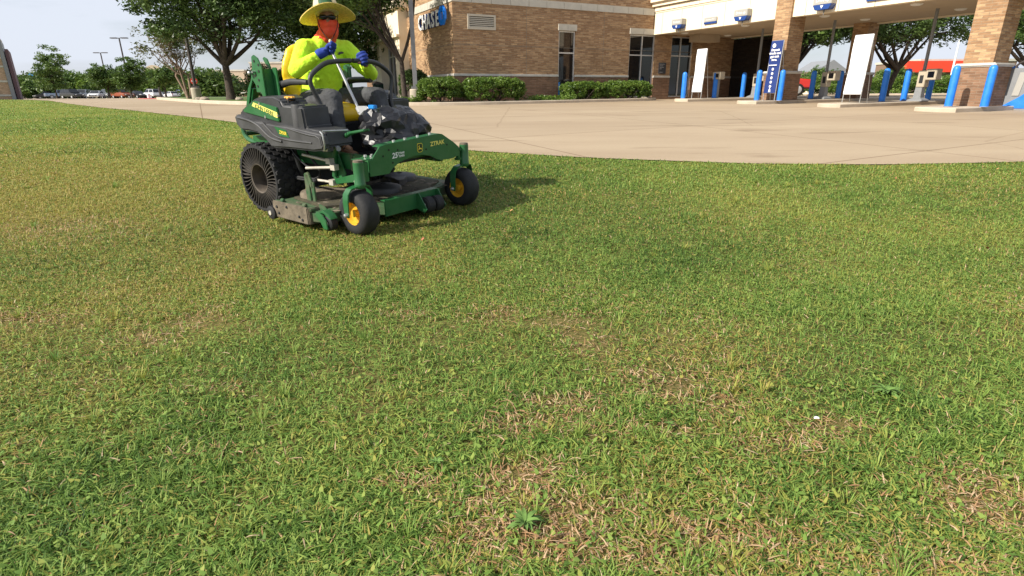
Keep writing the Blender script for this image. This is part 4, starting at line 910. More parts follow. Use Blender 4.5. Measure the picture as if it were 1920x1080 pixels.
# --- airless rear wheels
def rear_wheel(side):
    y0 = side * .655; y1 = side * .385; s = side; Rr = .300
    h = MB(); h.lathe([(0, s * .50), (.085, s * .50), (.112, s * .53), (.118, s * .645), (.130, s * .65), (.130, s * .39), (0, s * .39)], n=32, axis='y')
    for k in range(5): a = k * 2 * math.pi / 5; h.lathe([(0, s * .485 + s * .03), (.012, s * .53), (.012, s * .50)], (.05 * math.cos(a), 0, .05 * math.sin(a)), 'y', 8)
    w = P('rear_wheel', h, M['hub'], mw); w.location = (0, 0, Rr)
    b = MB(); b.lathe([(.262, y0), (.283, y0), (.288, y0 - s * .012), (.288, y1 + s * .012), (.283, y1), (.262, y1), (.262, y0)], n=64, axis='y'); P('tread_band', b, M['rubber'], w, smooth=60)
    sp = MB(); n = 44
    for k in range(n):
        a = 2 * math.pi * k / n
        for dirn, yy0, yy1 in ((1, y0 - s * .004, y0 - s * .12), (-1, y1 + s * .004, y1 + s * .12)):
            pts = []
            for i in range(6):
                t = i / 5; r_ = .126 + (.268 - .126) * t; aa = a + dirn * (.05 * math.sin(t * math.pi) + .07 * t)
                pts.append((r_ * math.cos(aa), r_ * math.sin(aa), .0022 + .003 * abs(t - .5)))
            vs = []; 
            for i, (px_, pz_, th) in enumerate(pts):
                q = pts[min(i + 1, 5)]; p_ = pts[max(i - 1, 0)]; d = Vector((q[0] - p_[0], q[1] - p_[1])).normalized(); nx, nz = -d.y * th, d.x * th
                vs += [(px_ + nx, yy0, pz_ + nz), (px_ - nx, yy0, pz_ - nz), (px_ - nx, yy1, pz_ - nz), (px_ + nx, yy1, pz_ + nz)]
            fs = [(0, 1, 2, 3), (23, 22, 21, 20)]
            for i in range(5):
                for j in range(4): fs.append((i * 4 + j, i * 4 + (j + 1) % 4, i * 4 + 4 + (j + 1) % 4, i * 4 + 4 + j))
            sp.add(vs, fs)
    P('spokes', sp, M['rubberdust'], w, smooth=0)
    tr = MB(); rg = np.random.default_rng(2); wdt = abs(y0 - y1)
    rows = 5; cnt = 26
    for ri in range(rows):
        yc = y1 + s * wdt * (ri + .5) / rows
        for k in range(cnt):
            a = 2 * math.pi * (k + .5 * (ri % 2)) / cnt; hw_ = wdt / rows * .44; ha = .083; ch = .35
            po = [(-ha, -hw_ * ch), (-ha * .5, -hw_), (ha * .5, -hw_), (ha, -hw_ * ch), (ha, hw_ * ch), (ha * .5, hw_), (-ha * .5, hw_), (-ha, hw_ * ch)]
            sk = .18 * (1 if ri % 2 else -1)
            vs = []
            for r_, kk in ((.286, 1.), (.303, .88)):
                for (da, dy) in po:
                    aa = a + (da + dy * sk) * kk; vs.append((r_ * math.cos(aa), yc + dy * kk, r_ * math.sin(aa)))
            tr.add(vs, [tuple(range(8)), tuple(range(15, 7, -1))] + [(i, i + 8, (i + 1) % 8 + 8, (i + 1) % 8) for i in range(8)])
    P('tread_blocks', tr, M['rubber'], w, smooth=0)
rear_wheel(-1); rear_wheel(1)
# --- front caster wheels with forks and pivot barrels
def caster(side):
    cx, cy, cz = 1.25, side * .588, .172
    b = MB(); b.lathe([(0, .558), (.034, .558), (.040, .552), (.041, .40), (.043, .395), (.043, .375), (.034, .362), (0, .362)], (1.293, cy, 0), n=24)
    br = P('pivot_barrel', b, G_, mw); c = MB(); c.lathe([(0, .568), (.036, .568), (.038, .555), (0, .555)], (1.293, cy, 0), n=20); P('dust_cap', c, M['dust'], br)
    # the fork: flat bar bent into an inverted U
    wd = .030; path = [(cx, -.115, cz - .02), (cx, -.115, cz + .10), (cx + .005, -.11, cz + .155), (cx + .015, -.085, cz + .192), (cx + .03, -.04, cz + .205), (cx + .03, .04, cz + .205), (cx + .015, .085, cz + .192), (cx + .005, .11, cz + .155), (cx, .115, cz + .10), (cx, .115, cz - .02)]
    f = MB(); rings = []
    for i, p in enumerate(path):
        q, o = Vector(path[min(i + 1, len(path) - 1)]), Vector(path[max(i - 1, 0)]); d = (q - o); d.x = 0; d = d.normalized(); nrm = Vector((0, -d.z, d.y)); ww = wd * (.8 if i in (0, len(path) - 1) else 1.05)
        pv = Vector(p) + Vector((0, cy, 0)); rings.append([pv + Vector((-ww, 0, 0)) + nrm * .006, pv + Vector((ww, 0, 0)) + nrm * .006, pv + Vector((ww, 0, 0)) - nrm * .006, pv + Vector((-ww, 0, 0)) - nrm * .006])
    f.loft(rings)
    rings = [[v + (v - Vector((cx, cy, cz + .1))).normalized() * .008 for v in r_] for r_ in [[(a * .35 + b_ * .65) if k in (0, 3) else (b_ * .35 + a * .65) for k, (a, b_) in enumerate(((r0[0], r0[1]), (r0[0], r0[1]), (r0[3], r0[2]), (r0[3], r0[2])))] for r0 in rings]]
    fk = P('caster_fork', f, G_, mw, bev=.003)
    a = MB(); 
    for s in (-1, 1): a.lathe([(0, s * .145), (.014, s * .14), (.018, s * .118), (0, s * .118)], (cx, cy, cz), 'y', 10)
    P('axle_nut', a, M['steel'], fk)
    t = MB(); t.lathe([(.088, -.070), (.115, -.078), (.150, -.072), (.168, -.045), (.174, -.015), (.174, .015), (.168, .045), (.150, .072), (.115, .078), (.088, .070), (.085, 0), (.088, -.070)], n=48, axis='y'); tw = P('caster_wheel', t, M['rubber'], mw, smooth=60); tw.location = (cx, cy, cz)
    r_ = MB(); r_.lathe([(.092, -.068), (.086, -.066), (.080, -.045), (.072, -.030), (.030, -.026), (.028, -.060), (0, -.060)], n=36, axis='y'); r_.lathe([(.092, .068), (.086, .066), (.080, .045), (.072, .030), (.030, .026), (.028, .060), (0, .060)], n=36, axis='y')
    P('rim', r_, M['rimyellow'], tw)
caster(-1); caster(1)
# --- front cross plate
pl = [(-.50, .435), (-.31, .43), (-.275, .465), (-.21, .497), (-.13, .520), (-.03, .532), (.07, .528), (.15, .508), (.22, .474), (.27, .460), (.40, .455), (.50, .47), (.50, .545), (.44, .590), (.30, .672), (.26, .680), (-.33, .655), (-.385, .645), (-.47, .56), (-.50, .555)]
a = MB(); a.prism(pl, 1.300, 1.312, 'x'); fp = P('front_plate', a, G_, mw, bev=.002, smooth=30)
a = MB(); a.prism([(-.385, .637), (-.33, .647), (.26, .672), (.30, .664), (.30, .672), (.26, .680), (-.33, .655), (-.385, .645)], 1.225, 1.300, 'x'); a.box(1.225, 1.237, -.34, .28, .50, .648); P('top_flange', a, G_, fp, bev=.002)
a = MB(); a.add([(1.18, -.56, .556), (1.30, -.56, .556), (1.315, -.37, .562), (1.20, -.33, .562), (1.18, -.56, .563), (1.30, -.56, .563), (1.315, -.37, .569), (1.20, -.33, .569)], [(0, 1, 2, 3), (7, 6, 5, 4), (0, 4, 5, 1), (1, 5, 6, 2), (2, 6, 7, 3), (3, 7, 4, 0)])
a.add([(1.20, -.34, .57), (1.30, -.385, .57), (1.30, -.33, .65), (1.20, -.26, .60)] + [(1.20, -.345, .565), (1.295, -.39, .565), (1.295, -.335, .645), (1.195, -.265, .595)], [(0, 1, 2, 3), (7, 6, 5, 4), (0, 4, 5, 1), (1, 5, 6, 2), (2, 6, 7, 3), (3, 7, 4, 0)])
P('corner_gusset', a, G_, fp, bev=.002)
a = MB(); a.box(1.24, 1.30, -.575, -.50, .40, .545); a.box(1.25, 1.30, .50, .58, .505, .53); a.box(1.25, 1.30, .50, .58, .425, .445); a.box(1.27, 1.30, .50, .53, .43, .53); P('barrel_bracket', a, G_, fp, bev=.004)
a = MB()
for y_, z_ in [(-.30, .61), (-.21, .60), (-.27, .51), (-.19, .50), (.10, .57), (.35, .58), (.18, .48), (-.36, .57)]: a.lathe([(0, 0), (.008, 0), (.008, .002), (0, .002)], (1.3125, y_, z_), 'x', 12)
P('bolt_holes', a, M['dark'], fp, smooth=0)
a = MB()
for y_, z_, x_ in [(-.20, .660, 1.26), (-.08, .665, 1.26), (.06, .671, 1.26), (.2, .677, 1.26), (-.44, .572, 1.27), (-.40, .573, 1.23), (-.45, .572, 1.21)]: a.lathe([(0, z_ + .014), (.012, z_ + .012), (.014, z_ - .002)], (x_, y_, 0), 'z', 8)
P('bolts', a, M['steel'], fp)
FP = lambda y, z: frame((1.3135, y, z), (0, 1, .03), (0, -.03, 1))
text('lettering', 'ZTRAK', .048, M['labelyellow'], fp, FP(.235, .605), ext=.0006, bold=.0008, sx=1.1)
text('lettering', '25', .058, M['decalwhite'], fp, FP(-.245, .560), ext=.0006, bold=.0012, shear=.2)
text('lettering', 'ZTRAK\nYEARS', .022, M['decalwhite'], fp, FP(-.175, .562), ext=.0006, bold=.0004)
a = MB(); a.prism([(-.030 * c_[0], .036 * c_[1]) for c_ in [(1, .7), (.7, 1), (-.7, 1), (-1, .7), (-1, -.6), (-.6, -1), (.6, -1), (1, -.6)]], 1.3125, 1.3135, 'x')
em = P('leaping_animal_badge', a, M['decalyellow'], fp, smooth=0); em.location = (0, .03, .590)
a = MB(); a.prism([(-.026 * c_[0], .032 * c_[1]) for c_ in [(1, .7), (.7, 1), (-.7, 1), (-1, .7), (-1, -.6), (-.6, -1), (.6, -1), (1, -.6)]], 1.3135, 1.3142, 'x')
a2 = P('badge_ground', a, mat('badge dark', (.008, .03, .012), .4), fp, smooth=0); a2.location = (0, .03, .590)
a = MB()
for poly in ([(-.018, -.006), (-.004, .002), (.010, .000), (.016, -.006), (.010, -.009), (-.010, -.010)], [(-.012, -.004), (-.004, .000), (-.006, .012), (-.012, .018), (-.018, .016), (-.012, .010)], [(-.010, .016), (-.004, .026), (-.002, .022), (-.007, .014)], [(.010, -.002), (.016, .000), (.022, -.016), (.018, -.016)], [(-.016, -.006), (-.010, -.008), (-.018, -.018), (-.021, -.016)]):
    a.prism(poly, 1.3142, 1.3150, 'x')
a3 = P('animal_figure', a, M['decalyellow'], fp, smooth=0); a3.location = (0, .03, .588)
# --- frame rails, foot deck
for s in (-1, 1):
    a = MB(); a.box(.10, 1.24, s * .355 - .025, s * .355 + .025, .43, .555); P('frame_rail', a, G_, mw, bev=.008)
    a = MB(); a.box(.94, .97, s * .355 - .03, s * .355 + .03, .425, .558); P('rail_clamp', a, M['dgreen'], mw, bev=.002)
a = MB(); a.box(.55, 1.22, -.33, .33, .475, .490); a.box(1.16, 1.22, -.33, .33, .49, .56); P('foot_deck', a, M['darkmetal'], mw, bev=.004)
a = MB(); a.box(-.30, .56, -.36, .36, .40, .76); a.box(.35, .56, -.38, .38, .56, .76); a.prism([(-.42, .45), (-.30, .42), (-.3, .78), (-.38, .76)], -.36, .36, 'y'); P('engine_housing', a, M['darkmetal'], mw, bev=.02)
a = MB(); a.tube([(-.10, -.46, .34), (.0, -.46, .30), (.62, -.5, .33)], .02, 8); a.lathe([(0, -.40), (.07, -.40), (.08, -.36), (.08, -.30), (0, -.30)], (0, 0, .3), 'y', 20); a.lathe([(0, .40), (.07, .40), (.08, .36), (.08, .30), (0, .30)], (0, 0, .3), 'y', 20); a.box(-.12, .2, -.30, .30, .18, .42); P('transaxle', a, M['darkmetal'], mw, bev=.01)
# --- side bodies (fenders)
def fender(s):
    yo, yi = s * .612, s * .365
    prof = [(-.215, .80), (-.19, .855), (-.10, .895), (.05, .957), (.15, .982), (.33, .992), (.43, .968), (.455, .925), (.72, .925), (.735, .765), (.965, .757), (.99, .64), (.86, .615), (.55, .61), (.30, .60), (.22, .64), (.14, .69), (0, .715), (-.16, .715), (-.20, .75)]
    if s > 0: prof = [(min(x_, .62), z_) for x_, z_ in prof[:10]] + [(.60, .72), (.58, .61)] + prof[13:]
    a = MB(); a.prism(prof, yi, yo, 'y'); f = P('side_fender', a, M['black'], mw, bev=.016, seg=3)
    # flared lower lip
    lip = [(-.232, .815), (-.20, .83), (.05, .792), (.35, .775), (.60, .770), (.96, .742), (.985, .735), (1.0, .65), (.975, .62), (.86, .602), (.56, .598), (.33, .588), (.275, .592), (.20, .645), (.10, .690), (-.02, .700), (-.16, .700), (-.215, .74)]
    if s > 0: lip = [(min(x_, .60 - .004 * k), z_) for k, (x_, z_) in enumerate(lip) if not (4 < k < 10)]
    a = MB(); a.prism(lip, s * .590, s * .652, 'y'); l = P('fender_lip', a, M['black2'], f, bev=.016, seg=3)
    if s > 0: return f
    a = MB(); a.tube([(-.17, s * .652, .805), (.02, s * .656, .79), (.15, s * .656, .755), (.23, s * .656, .70), (.31, s * .655, .662), (.45, s * .652, .648)], .011, 8, smooth=2)
    a.tube([(.20, s * .652, .785), (.29, s * .656, .735), (.36, s * .655, .685), (.50, s * .653, .665), (.85, s * .651, .665)], .008, 8, smooth=2)
    a.tube([(.56, s * .651, .755), (.80, s * .655, .725), (.95, s * .652, .72), (.965, s * .652, .66)], .007, 8, smooth=1)
    P('moulding_ridge', a, M['black2'], f)
    # green louvre panel with yellow name strip
    q = [(-.115, .858), (-.10, .872), (.075, .948), (.40, .905), (.415, .80), (.40, .795), (-.095, .848)]
    a = MB(); a.prism(q, s * .606, s * .628, 'y'); gp = P('green_panel', a, G_, f, bev=.006)
    a = MB(); a.prism([(.045, .905), (.075, .934), (.40, .868), (.405, .832), (.39, .826)] if s < 0 else [(.045, .905), (.075, .934), (.40, .868), (.405, .832), (.39, .826)], s * .626, s * .6295, 'y'); P('name_strip', a, M['labelyellow'], gp, smooth=0)
    a = MB(); a.box(.15, .17, min(s * .625, s * .631), max(s * .625, s * .631), .915, .935); a.box(.21, .23, min(s * .625, s * .631), max(s * .625, s * .631), .815, .835); a.box(.395, .41, min(s * .6, s * .631), max(s * .6, s * .631), .835, .85); P('clip', a, M['steel'], gp)
    xd = Vector((1, 0, -.215)) if s < 0 else Vector((-1, 0, .215))
    text('lettering', 'JOHN DEERE', .046, M['green'], gp, frame((.222, s * .6305, .880), xd, (0, 0, 1)), ext=.0006, bold=.0006)
    a = MB(); a.prism([(.37, .762), (.53, .742), (.565, .683), (.435, .690)], s * .645, s * .656, 'y'); gs = P('green_inset', a, G_, f, bev=.002)
    text('lettering', 'Z950R', .036, M['decalyellow'], gs, frame((.487, s * .6575, .717), (1, 0, -.10) if s < 0 else (-1, 0, .10), (0, 0, 1)), ext=.0006, bold=.0006)
    # cup and block on the fender front
    a = MB(); a.lathe([(0, .93), (.035, .93), (.035, .935), (.05, .935), (.052, .93), (.052, .76), (0, .76)], (.615, s * .575, 0), n=24); P('moulded_column', a, M['black2'], f)
    return f
fender(-1); fender(1)
a = MB(); a.tube([(.955, -.64, .755), (.985, -.645, .74), (1.0, -.648, .66), (.985, -.645, .615)], .006, 8); a.tube([(.955, -.62, .757), (1.0, -.42, .75)], .006, 8); P('edge_guard', a, M['steel'], mw)
# fuel cap
a = MB(); a.lathe([(0, .985), (.03, .985), (.04, .975), (.042, .955), (0, .955)], (.40, -.50, 0), n=14)
for k in range(8): t = k * math.pi / 4; a.ell((.40 + .036 * math.cos(t), -.50 + .036 * math.sin(t), .972), (.010, .010, .012), 8, 6)
fc = P('fuel_cap', a, mat('orange yellow cap', (.72, .36, .04), .5), mw)
a = MB(); a.tube([(.45, -.545, .93), (.45, -.545, .965), (.45, -.485, .965), (.45, -.485, .93)], .009, 8); a.lathe([(0, .95), (.055, .95), (.06, .925), (0, .925)], (.42, -.50, 0), n=18); P('cap_collar', a, M['darkmetal'], fc)
# --- seat
a = MB(); a.ell((-.075, 0, 1.14), (.075, .235, .26)); a.ell((-.06, 0, 1.02), (.08, .25, .17)); a.ell((-.08, 0, 1.30), (.062, .18, .10)); a.ell((.02, 0, .92), (.13, .22, .09))
seat = blob('seat', a, M['yellow'], mw, .012, 6)
a = MB(); a.ell((.25, 0, .845), (.29, .255, .070)); a.box(.0, .48, -.22, .22, .79, .86); a.ell((.46, 0, .81), (.09, .20, .075)); a.ell((.30, -.20, .84), (.2, .07, .07)); a.ell((.30, .20, .84), (.2, .07, .07)); blob('cushion', a, M['yellow'], seat, .012, 6)
a = MB(); a.prism([(-.12, .80), (.42, .79), (.50, .72), (.50, .62), (.40, .60), (-.1, .66)], -.25, .25, 'y'); P('seat_base', a, M['yellow'], seat, bev=.03, seg=3)
for s in (-1, 1):
    a = MB(); a.tube([(-.06, s * .31, 1.02), (.02, s * .325, 1.055), (.16, s * .33, 1.085), (.34, s * .33, 1.09), (.43, s * .33, 1.085)], [.028, .030, .028, .026, .022], 12, smooth=1); a.capsule((-.12, s * .31, .985), (.03, s * .32, .965), .045, .035); a.tube([(-.06, s * .30, 1.0), (-.02, s * .27, .92), (.0, s * .26, .88)], .02, 8)
    P('armrest', a, K_, mw)
    a = MB(); a.tube([(-.155, s * .33, 1.0), (-.15, s * .345, .96)], .05, 16); a.box(-.10, .03, s * .32 - .05, s * .32 + .05, .94, .965); P('hinge_knuckle', a, M['black2'], mw)
# --- folding roll bar stubs
def rops(s):
    y0, y1 = s * .462, s * .450
    a = MB()
    a.prism([(-.40, .78), (-.355, .78), (-.215, 1.04), (-.17, 1.10), (-.135, 1.06), (-.135, 1.0), (-.07, 1.0), (-.045, .96), (-.0, .96), (.0, 1.20), (-.045, 1.275), (-.10, 1.30), (-.135, 1.285), (-.15, 1.20), (-.20, 1.10), (-.27, 1.03)], min(y0, y1), max(y0, y1), 'y')
    r = P('roll_bar_bracket', a, G_, mw, bev=.003, smooth=30)
    b = MB(); b.box(-.045, .0, min(s * .45, s * .36), max(s * .45, s * .36), .76, 1.19); b.prism([(-.01, 1.19), (-.05, 1.27), (-.10, 1.285), (-.12, 1.27), (-.06, 1.19)], min(s * .372, s * .36), max(s * .372, s * .36), 'y'); b.box(.0, .07, min(s * .372, s * .36), max(s * .372, s * .36), .80, 1.20); P('roll_bar_post', b, G_, r, bev=.005)
    b = MB(); b.prism([(-.42, .76), (-.34, .76), (-.20, 1.03), (-.26, 1.03)], min(s * .45, s * .39), max(s * .45, s * .39), 'y'); P('brace', b, G_, r, bev=.004)
    b = MB()
    for x_, z_ in ((-.10, 1.25), (-.04, 1.22), (-.115, 1.135), (-.07, 1.10), (-.05, 1.17), (-.10, 1.05)): b.lathe([(0, s * .4655), (.011, s * .4655), (.011, s * .461), (0, s * .461)], (x_, 0, z_), 'y', 10)
    P('slot_holes', b, M['dark'], r, smooth=0)
    b = MB(); b.tube([(-.16, s * .49, 1.155), (-.16, s * .35, 1.155)], .011, 8); b.tube([(-.11, s * .49, 1.165), (-.11, s * .36, 1.165)], .010, 8); b.tube([(-.06, s * .48, .955), (-.06, s * .35, .955)], .013, 8); b.ell((-.16, s * .49, 1.155), (.018, .012, .018)); P('lock_pin', b, M['steel'], r)
rops(-1); rops(1)
a = MB(); a.tube([(-.30, -.50, .82), (-.40, -.50, .74), (-.395, -.50, .64), (-.33, -.50, .585), (-.18, -.49, .575), (.02, -.48, .60)], .020, 10, smooth=2); a.tube([(-.395, -.5, .64), (-.395, .5, .64)], .02, 10); a.tube([(-.30, .50, .82), (-.40, .50, .74), (-.395, .50, .64), (-.33, .50, .585), (-.18, .49, .575), (.02, .48, .60)], .020, 10, smooth=2); a.box(-.20, .05, -.53, -.45, .59, .64); P('rear_guard', a, G_, mw)
# --- steering levers
def lever(s):
    a = MB(); pth = [(.66, s * .385, .70), (.64, s * .37, .86), (.615, s * .375, .95), (.60, s * .425, 1.07), (.60, s * .425, 1.125), (.60, s * .38, 1.17), (.60, s * .27, 1.232), (.60, s * .18, 1.245), (.60, s * .012, 1.25)]
    a.tube(pth, [.015, .018, .0185, .0185, .0185, .019, .0195, .0195, .019], 12, smooth=2); l = P('steering_lever', a, K_, mw, smooth=60)
    b = MB(); b.tube([(.67, s * .385, .56), (.66, s * .385, .76)], .013, 10)
    for z_ in (.60, .66, .70, .74, .78): b.ell((.66, s * .405, z_), (.016, .022, .012), 10, 6)
    b.box(.63, .70, s * .385 - .03, s * .385 + .03, .56, .60); P('lever_bracket', b, M['steel'], l)
lever(-1); lever(1)
# --- foot operated deck lift handle
a = MB(); a.tube([(.775, -.425, .37), (.785, -.425, .46), (.80, -.425, .54), (.84, -.425, .605), (.90, -.425, .66), (.97, -.425, .705), (1.03, -.425, .730)], [.022, .021, .020, .019, .018, .018, .018], 12, smooth=2)
hd = P('lift_handle', a, G_, mw, smooth=60)
a = MB()
for dy in (-.022, .022): a.tube([(1.0, -.425 + dy * .5, .712), (1.06, -.425 + dy, .735), (1.23, -.425 + dy, .765)], .010, 8)
a.prism([(1.0, .705), (1.05, .745), (1.23, .775), (1.23, .762), (1.06, .73)], -.447, -.403, 'y'); P('pedal_plate', a, G_, hd, bev=.003)
a = MB(); a.prism([(.72, .30), (.84, .30), (.90, .40), (.82, .56), (.78, .56), (.74, .42)], -.41, -.40, 'y'); a.prism([(.82, .36), (1.06, .42), (1.10, .40), (1.10, .34), (1.06, .36), (.84, .32)], -.47, -.42, 'y'); P('lift_linkage', a, G_, hd, bev=.003)
for p, q, r_ in (((.46, -.49, .525), (.79, -.47, .50), .012), ((.50, -.50, .42), (.84, -.47, .455), .012), ((.52, -.49, .33), (.80, -.47, .33), .011)):
    a = MB(); a.tube([p, q], r_, 10); a.box(q[0] - .03, q[0] + .025, q[1] - .02, q[1] + .025, q[2] - .022, q[2] + .022); P('lift_rod', a, M['rod'], mw)
a = MB(); a.tube([(1.12, -.50, .22), (1.12, -.50, .38)], .006, 8); a.tube([(1.145, -.50, .22), (1.145, -.50, .38)], .006, 8); a.tube([(1.12, -.50, .38), (1.145, -.50, .38)], .010, 8); P('chain_link', a, M['rod'], mw)
a = MB(); a.tube([(.70, -.44, .67), (.95, -.50, .63), (.98, -.51, .62)], [.006, .014, .016], 8); a.tube([(.98, -.52, .625), (1.02, -.54, .622)], .018, 10); P('park_brake_grip', a, M['ptgrey'], mw)
a = MB(); a.tube([(.40, -.42, .56), (.52, -.46, .50), (.60, -.44, .42), (.56, -.42, .34), (.42, -.40, .30)], .010, 8, smooth=2); P('hydraulic_hose', a, M['rubber'], mw)
a = MB(); a.tube([(.20, -.44, .58), (.38, -.50, .50), (.50, -.46, .40), (.62, -.42, .44)], .007, 8, smooth=2); P('control_cable', a, M['black'], mw)
a = MB(); a.tube([(.30, -.45, .50), (.30, -.40, .26)], .022, 10); a.tube([(.30, -.45, .56), (.30, -.45, .48)], .012, 8); P('rear_damper', a, M['darkmetal'], mw)
# --- cutting deck
DZ = .165
dk = [(.34, -.70), (.40, -.77), (.88, -.785), (1.02, -.74), (1.06, -.60), (1.08, -.45), (1.13, -.34), (1.22, -.30), (1.23, .30), (1.13, .34), (1.08, .45), (1.06, .62), (.95, .76), (.45, .78), (.33, .70)]
a = MB(); a.prism(dk, .075, DZ, 'z'); dck = P('mower_deck', a, M['dgreen'], mw, bev=.012, seg=3)
a = MB(); a.prism([(.40, -.60), (.90, -.66), (1.02, -.50), (1.06, -.30), (1.16, -.22), (1.16, .22), (1.04, .4), (.9, .66), (.4, .62)], DZ - .005, DZ + .018, 'z'); P('deck_stamping', a, M['dirt_shade'], dck, bev=.008)
for x_, y_ in ((.55, -.44), (.58, .45), (.86, 0.0)):
    a = MB(); a.lathe([(0, DZ + .085), (.10, DZ + .078), (.150, DZ + .062), (.158, DZ + .045), (.158, DZ + .016), (0, DZ + .016)], (x_, y_, 0), n=32)
    if y_: a.prism([(x_ + .02, y_ - .145), (x_ + .23, y_ * .55 - .02), (x_ + .22, y_ * .55 + .05), (x_ + .02, y_ + .145)], DZ + .016, DZ + .070, 'z')
    pc = P('pulley_cover', a, M['dust'] if y_ < 0 else M['black2'], dck, bev=.004)
    a = MB(); a.lathe([(0, DZ + .090), (.022, DZ + .090), (.022, DZ + .080)], (x_, y_, 0), n=10); P('cover_bolt', a, M['darkmetal'], pc)
a = MB(); a.box(.42, .89, -.805, -.787, .060, .195); a.box(.89, .905, -.80, -.70, .06, .19); sp_ = P('deck_side_plate', a, M['dust'], dck, bev=.006)
a = MB()
for x_, z_ in ((.48, .15), (.50, .10), (.62, .165), (.78, .11), (.82, .09)): a.lathe([(0, -.815), (.010, -.812), (.012, -.805)], (x_, 0, z_), 'y', 8)
P('plate_bolts', a, M['darkmetal'], sp_)
a = MB(); a.box(.40, .92, -.79, -.74, DZ, DZ + .022); a.prism([(.88, .06), (.90, .21), (.97, .20), (1.02, .16), (1.02, .06)], -.70, -.69, 'y'); a.tube([(.50, -.77, DZ + .035), (.54, -.77, DZ + .035)], .016, 8); a.tube([(.80, -.77, DZ + .035), (.84, -.77, DZ + .035)], .016, 8); P('side_rail', a, M['dgreen'], dck, bev=.004)
a = MB(); a.prism([(-.32, .075), (.32, .075), (.32, .20), (.30, .205), (-.30, .205), (-.32, .20)], 1.222, 1.234, 'x'); a.box(1.16, 1.23, -.30, .30, .19, .205); P('front_lip', a, G_, dck, bev=.003)
def roller(x_, y_, r_, wd, y2=None):
    a = MB(); a.lathe([(0, -wd), (r_ * .8, -wd), (r_, -wd * .75), (r_, wd * .75), (r_ * .8, wd), (0, wd)], n=24, axis='y'); o = P('roller', a, M['rubber'], dck); o.location = (x_, y_, r_ + .035)
    b = MB(); b.lathe([(0, -wd - .006), (r_ * .35, -wd - .006), (r_ * .35, -wd + .01)], n=12, axis='y'); P('roller_hub', b, M['rod'], o)
roller(1.075, -.735, .058, .035); roller(1.29, .10, .068, .045); roller(1.30, .20, .066, .042); roller(.40, -.80, .055, .025); roller(1.04, .74, .058, .035); roller(.3, .5, .055, .03)
a = MB(); a.prism([(.97, .155), (1.0, .18), (1.05, .165), (1.10, .12), (1.11, .055), (1.06, .05), (1.03, .10)], -.792, -.780, 'y'); a.prism([(.97, .16), (1.03, .19), (1.10, .165), (1.13, .13), (1.10, .13), (1.04, .165)], -.70, -.765, 'y'); P('roller_bracket', a, G_, dck, bev=.003)
for y_ in (.03, .26): P('roller_bracket', MB().prism([(1.22, .20), (1.26, .21), (1.35, .08), (1.32, .045), (1.22, .075)], y_, y_ + .01, 'y'), G_, dck, bev=.002)
a = MB(); a.box(.60, .66, -.60, -.585, DZ, .40); a.box(.68, .72, -.60, -.585, DZ, .34); a.prism([(.60, .40), (.66, .42), (.72, .30), (.68, .28)], -.60, -.585, 'y'); P('hanger_bracket', a, M['dgreen'], dck, bev=.004)
a = MB(); rg = np.random.default_rng(4)
for _ in range(140):
    x_, y_ = .45 + .7 * rg.random(), -.7 + 1.3 * rg.random(); a.ell((x_, y_, DZ + .018), (.012 + .02 * rg.random(), .010 + .02 * rg.random(), .004), 6, 4)
P('grass_clippings', a, M['dust'], dck, smooth=60)['kind'] = 'stuff'

# ------------------------------------------------------------------ bin bag on the foot deck
def inm(o): o.matrix_world = MR; return o
a = MB(); rg = np.random.default_rng(9)
a.ell((.95, .02, .76), (.19, .20, .125)); a.ell((1.0, .20, .70), (.20, .22, .13)); a.ell((.88, .22, .78), (.16, .18, .10)); a.ell((.98, .31, .66), (.16, .13, .12)); a.ell((.93, -.10, .70), (.12, .13, .13)); a.ell((1.03, .05, .64), (.18, .24, .10)); a.ell((.90, -.12, .82), (.08, .08, .07)); a.ell((1.0, -.16, .62), (.13, .10, .07))
for k in range(14):
    u = rg.random() * 6.28; p = Vector((.97 + .15 * math.cos(u), .10 + .27 * math.sin(u), .66 + .13 * rg.random())); q = p + Vector(np.clip(rg.normal(size=3), -1, 1) * .07); a.capsule(p, q, .03, .014, 6)
a.capsule((.92, .05, .86), (.88, .03, .91), .03, .014, 8)
bag = inm(blob('rubbish_bag', a, M['bag'], None, .012, 2, .085, .10, deci=.075)); tag(bag, 'crumpled glossy black bin bag lying on the mower foot deck', 'bin bag')

# ------------------------------------------------------------------ litter picker in the rider's hand
lp = empty('litter_picker', (0, 0, 0), 0, 'silver litter picker pole with grey jaws and blue clip held in the right hand', 'litter picker'); lp.matrix_world = MR
a = MB(); a.tube([(.475, -.115, 1.365), (.78, -.115, .86)], .0125, 12); P('pole', a, M['steel'], lp)
a = MB(); a.tube([(.76, -.115, .89), (.79, -.115, .85)], .020, 12); a.prism([(.76, .90), (.86, .905), (.90, .885), (.86, .86), (.80, .83), (.775, .84)], -.13, -.10, 'y'); a.tube([(.88, -.115, .89), (.95, -.10, .89), (.965, -.09, .85), (.93, -.10, .80)], .008, 8); P('jaw_head', a, M['greyplastic'], lp, bev=.003)
a = MB(); a.prism([(.785, .85), (.81, .84), (.86, .74), (.93, .695), (.90, .70), (.83, .725), (.80, .78)], -.125, -.105, 'y'); P('jaw_blade', a, M['steel'], lp, bev=.002)
a = MB(); a.box(.90, .975, -.125, -.085, .885, .915); P('blue_clip', a, M['bluepl'], lp, bev=.005)

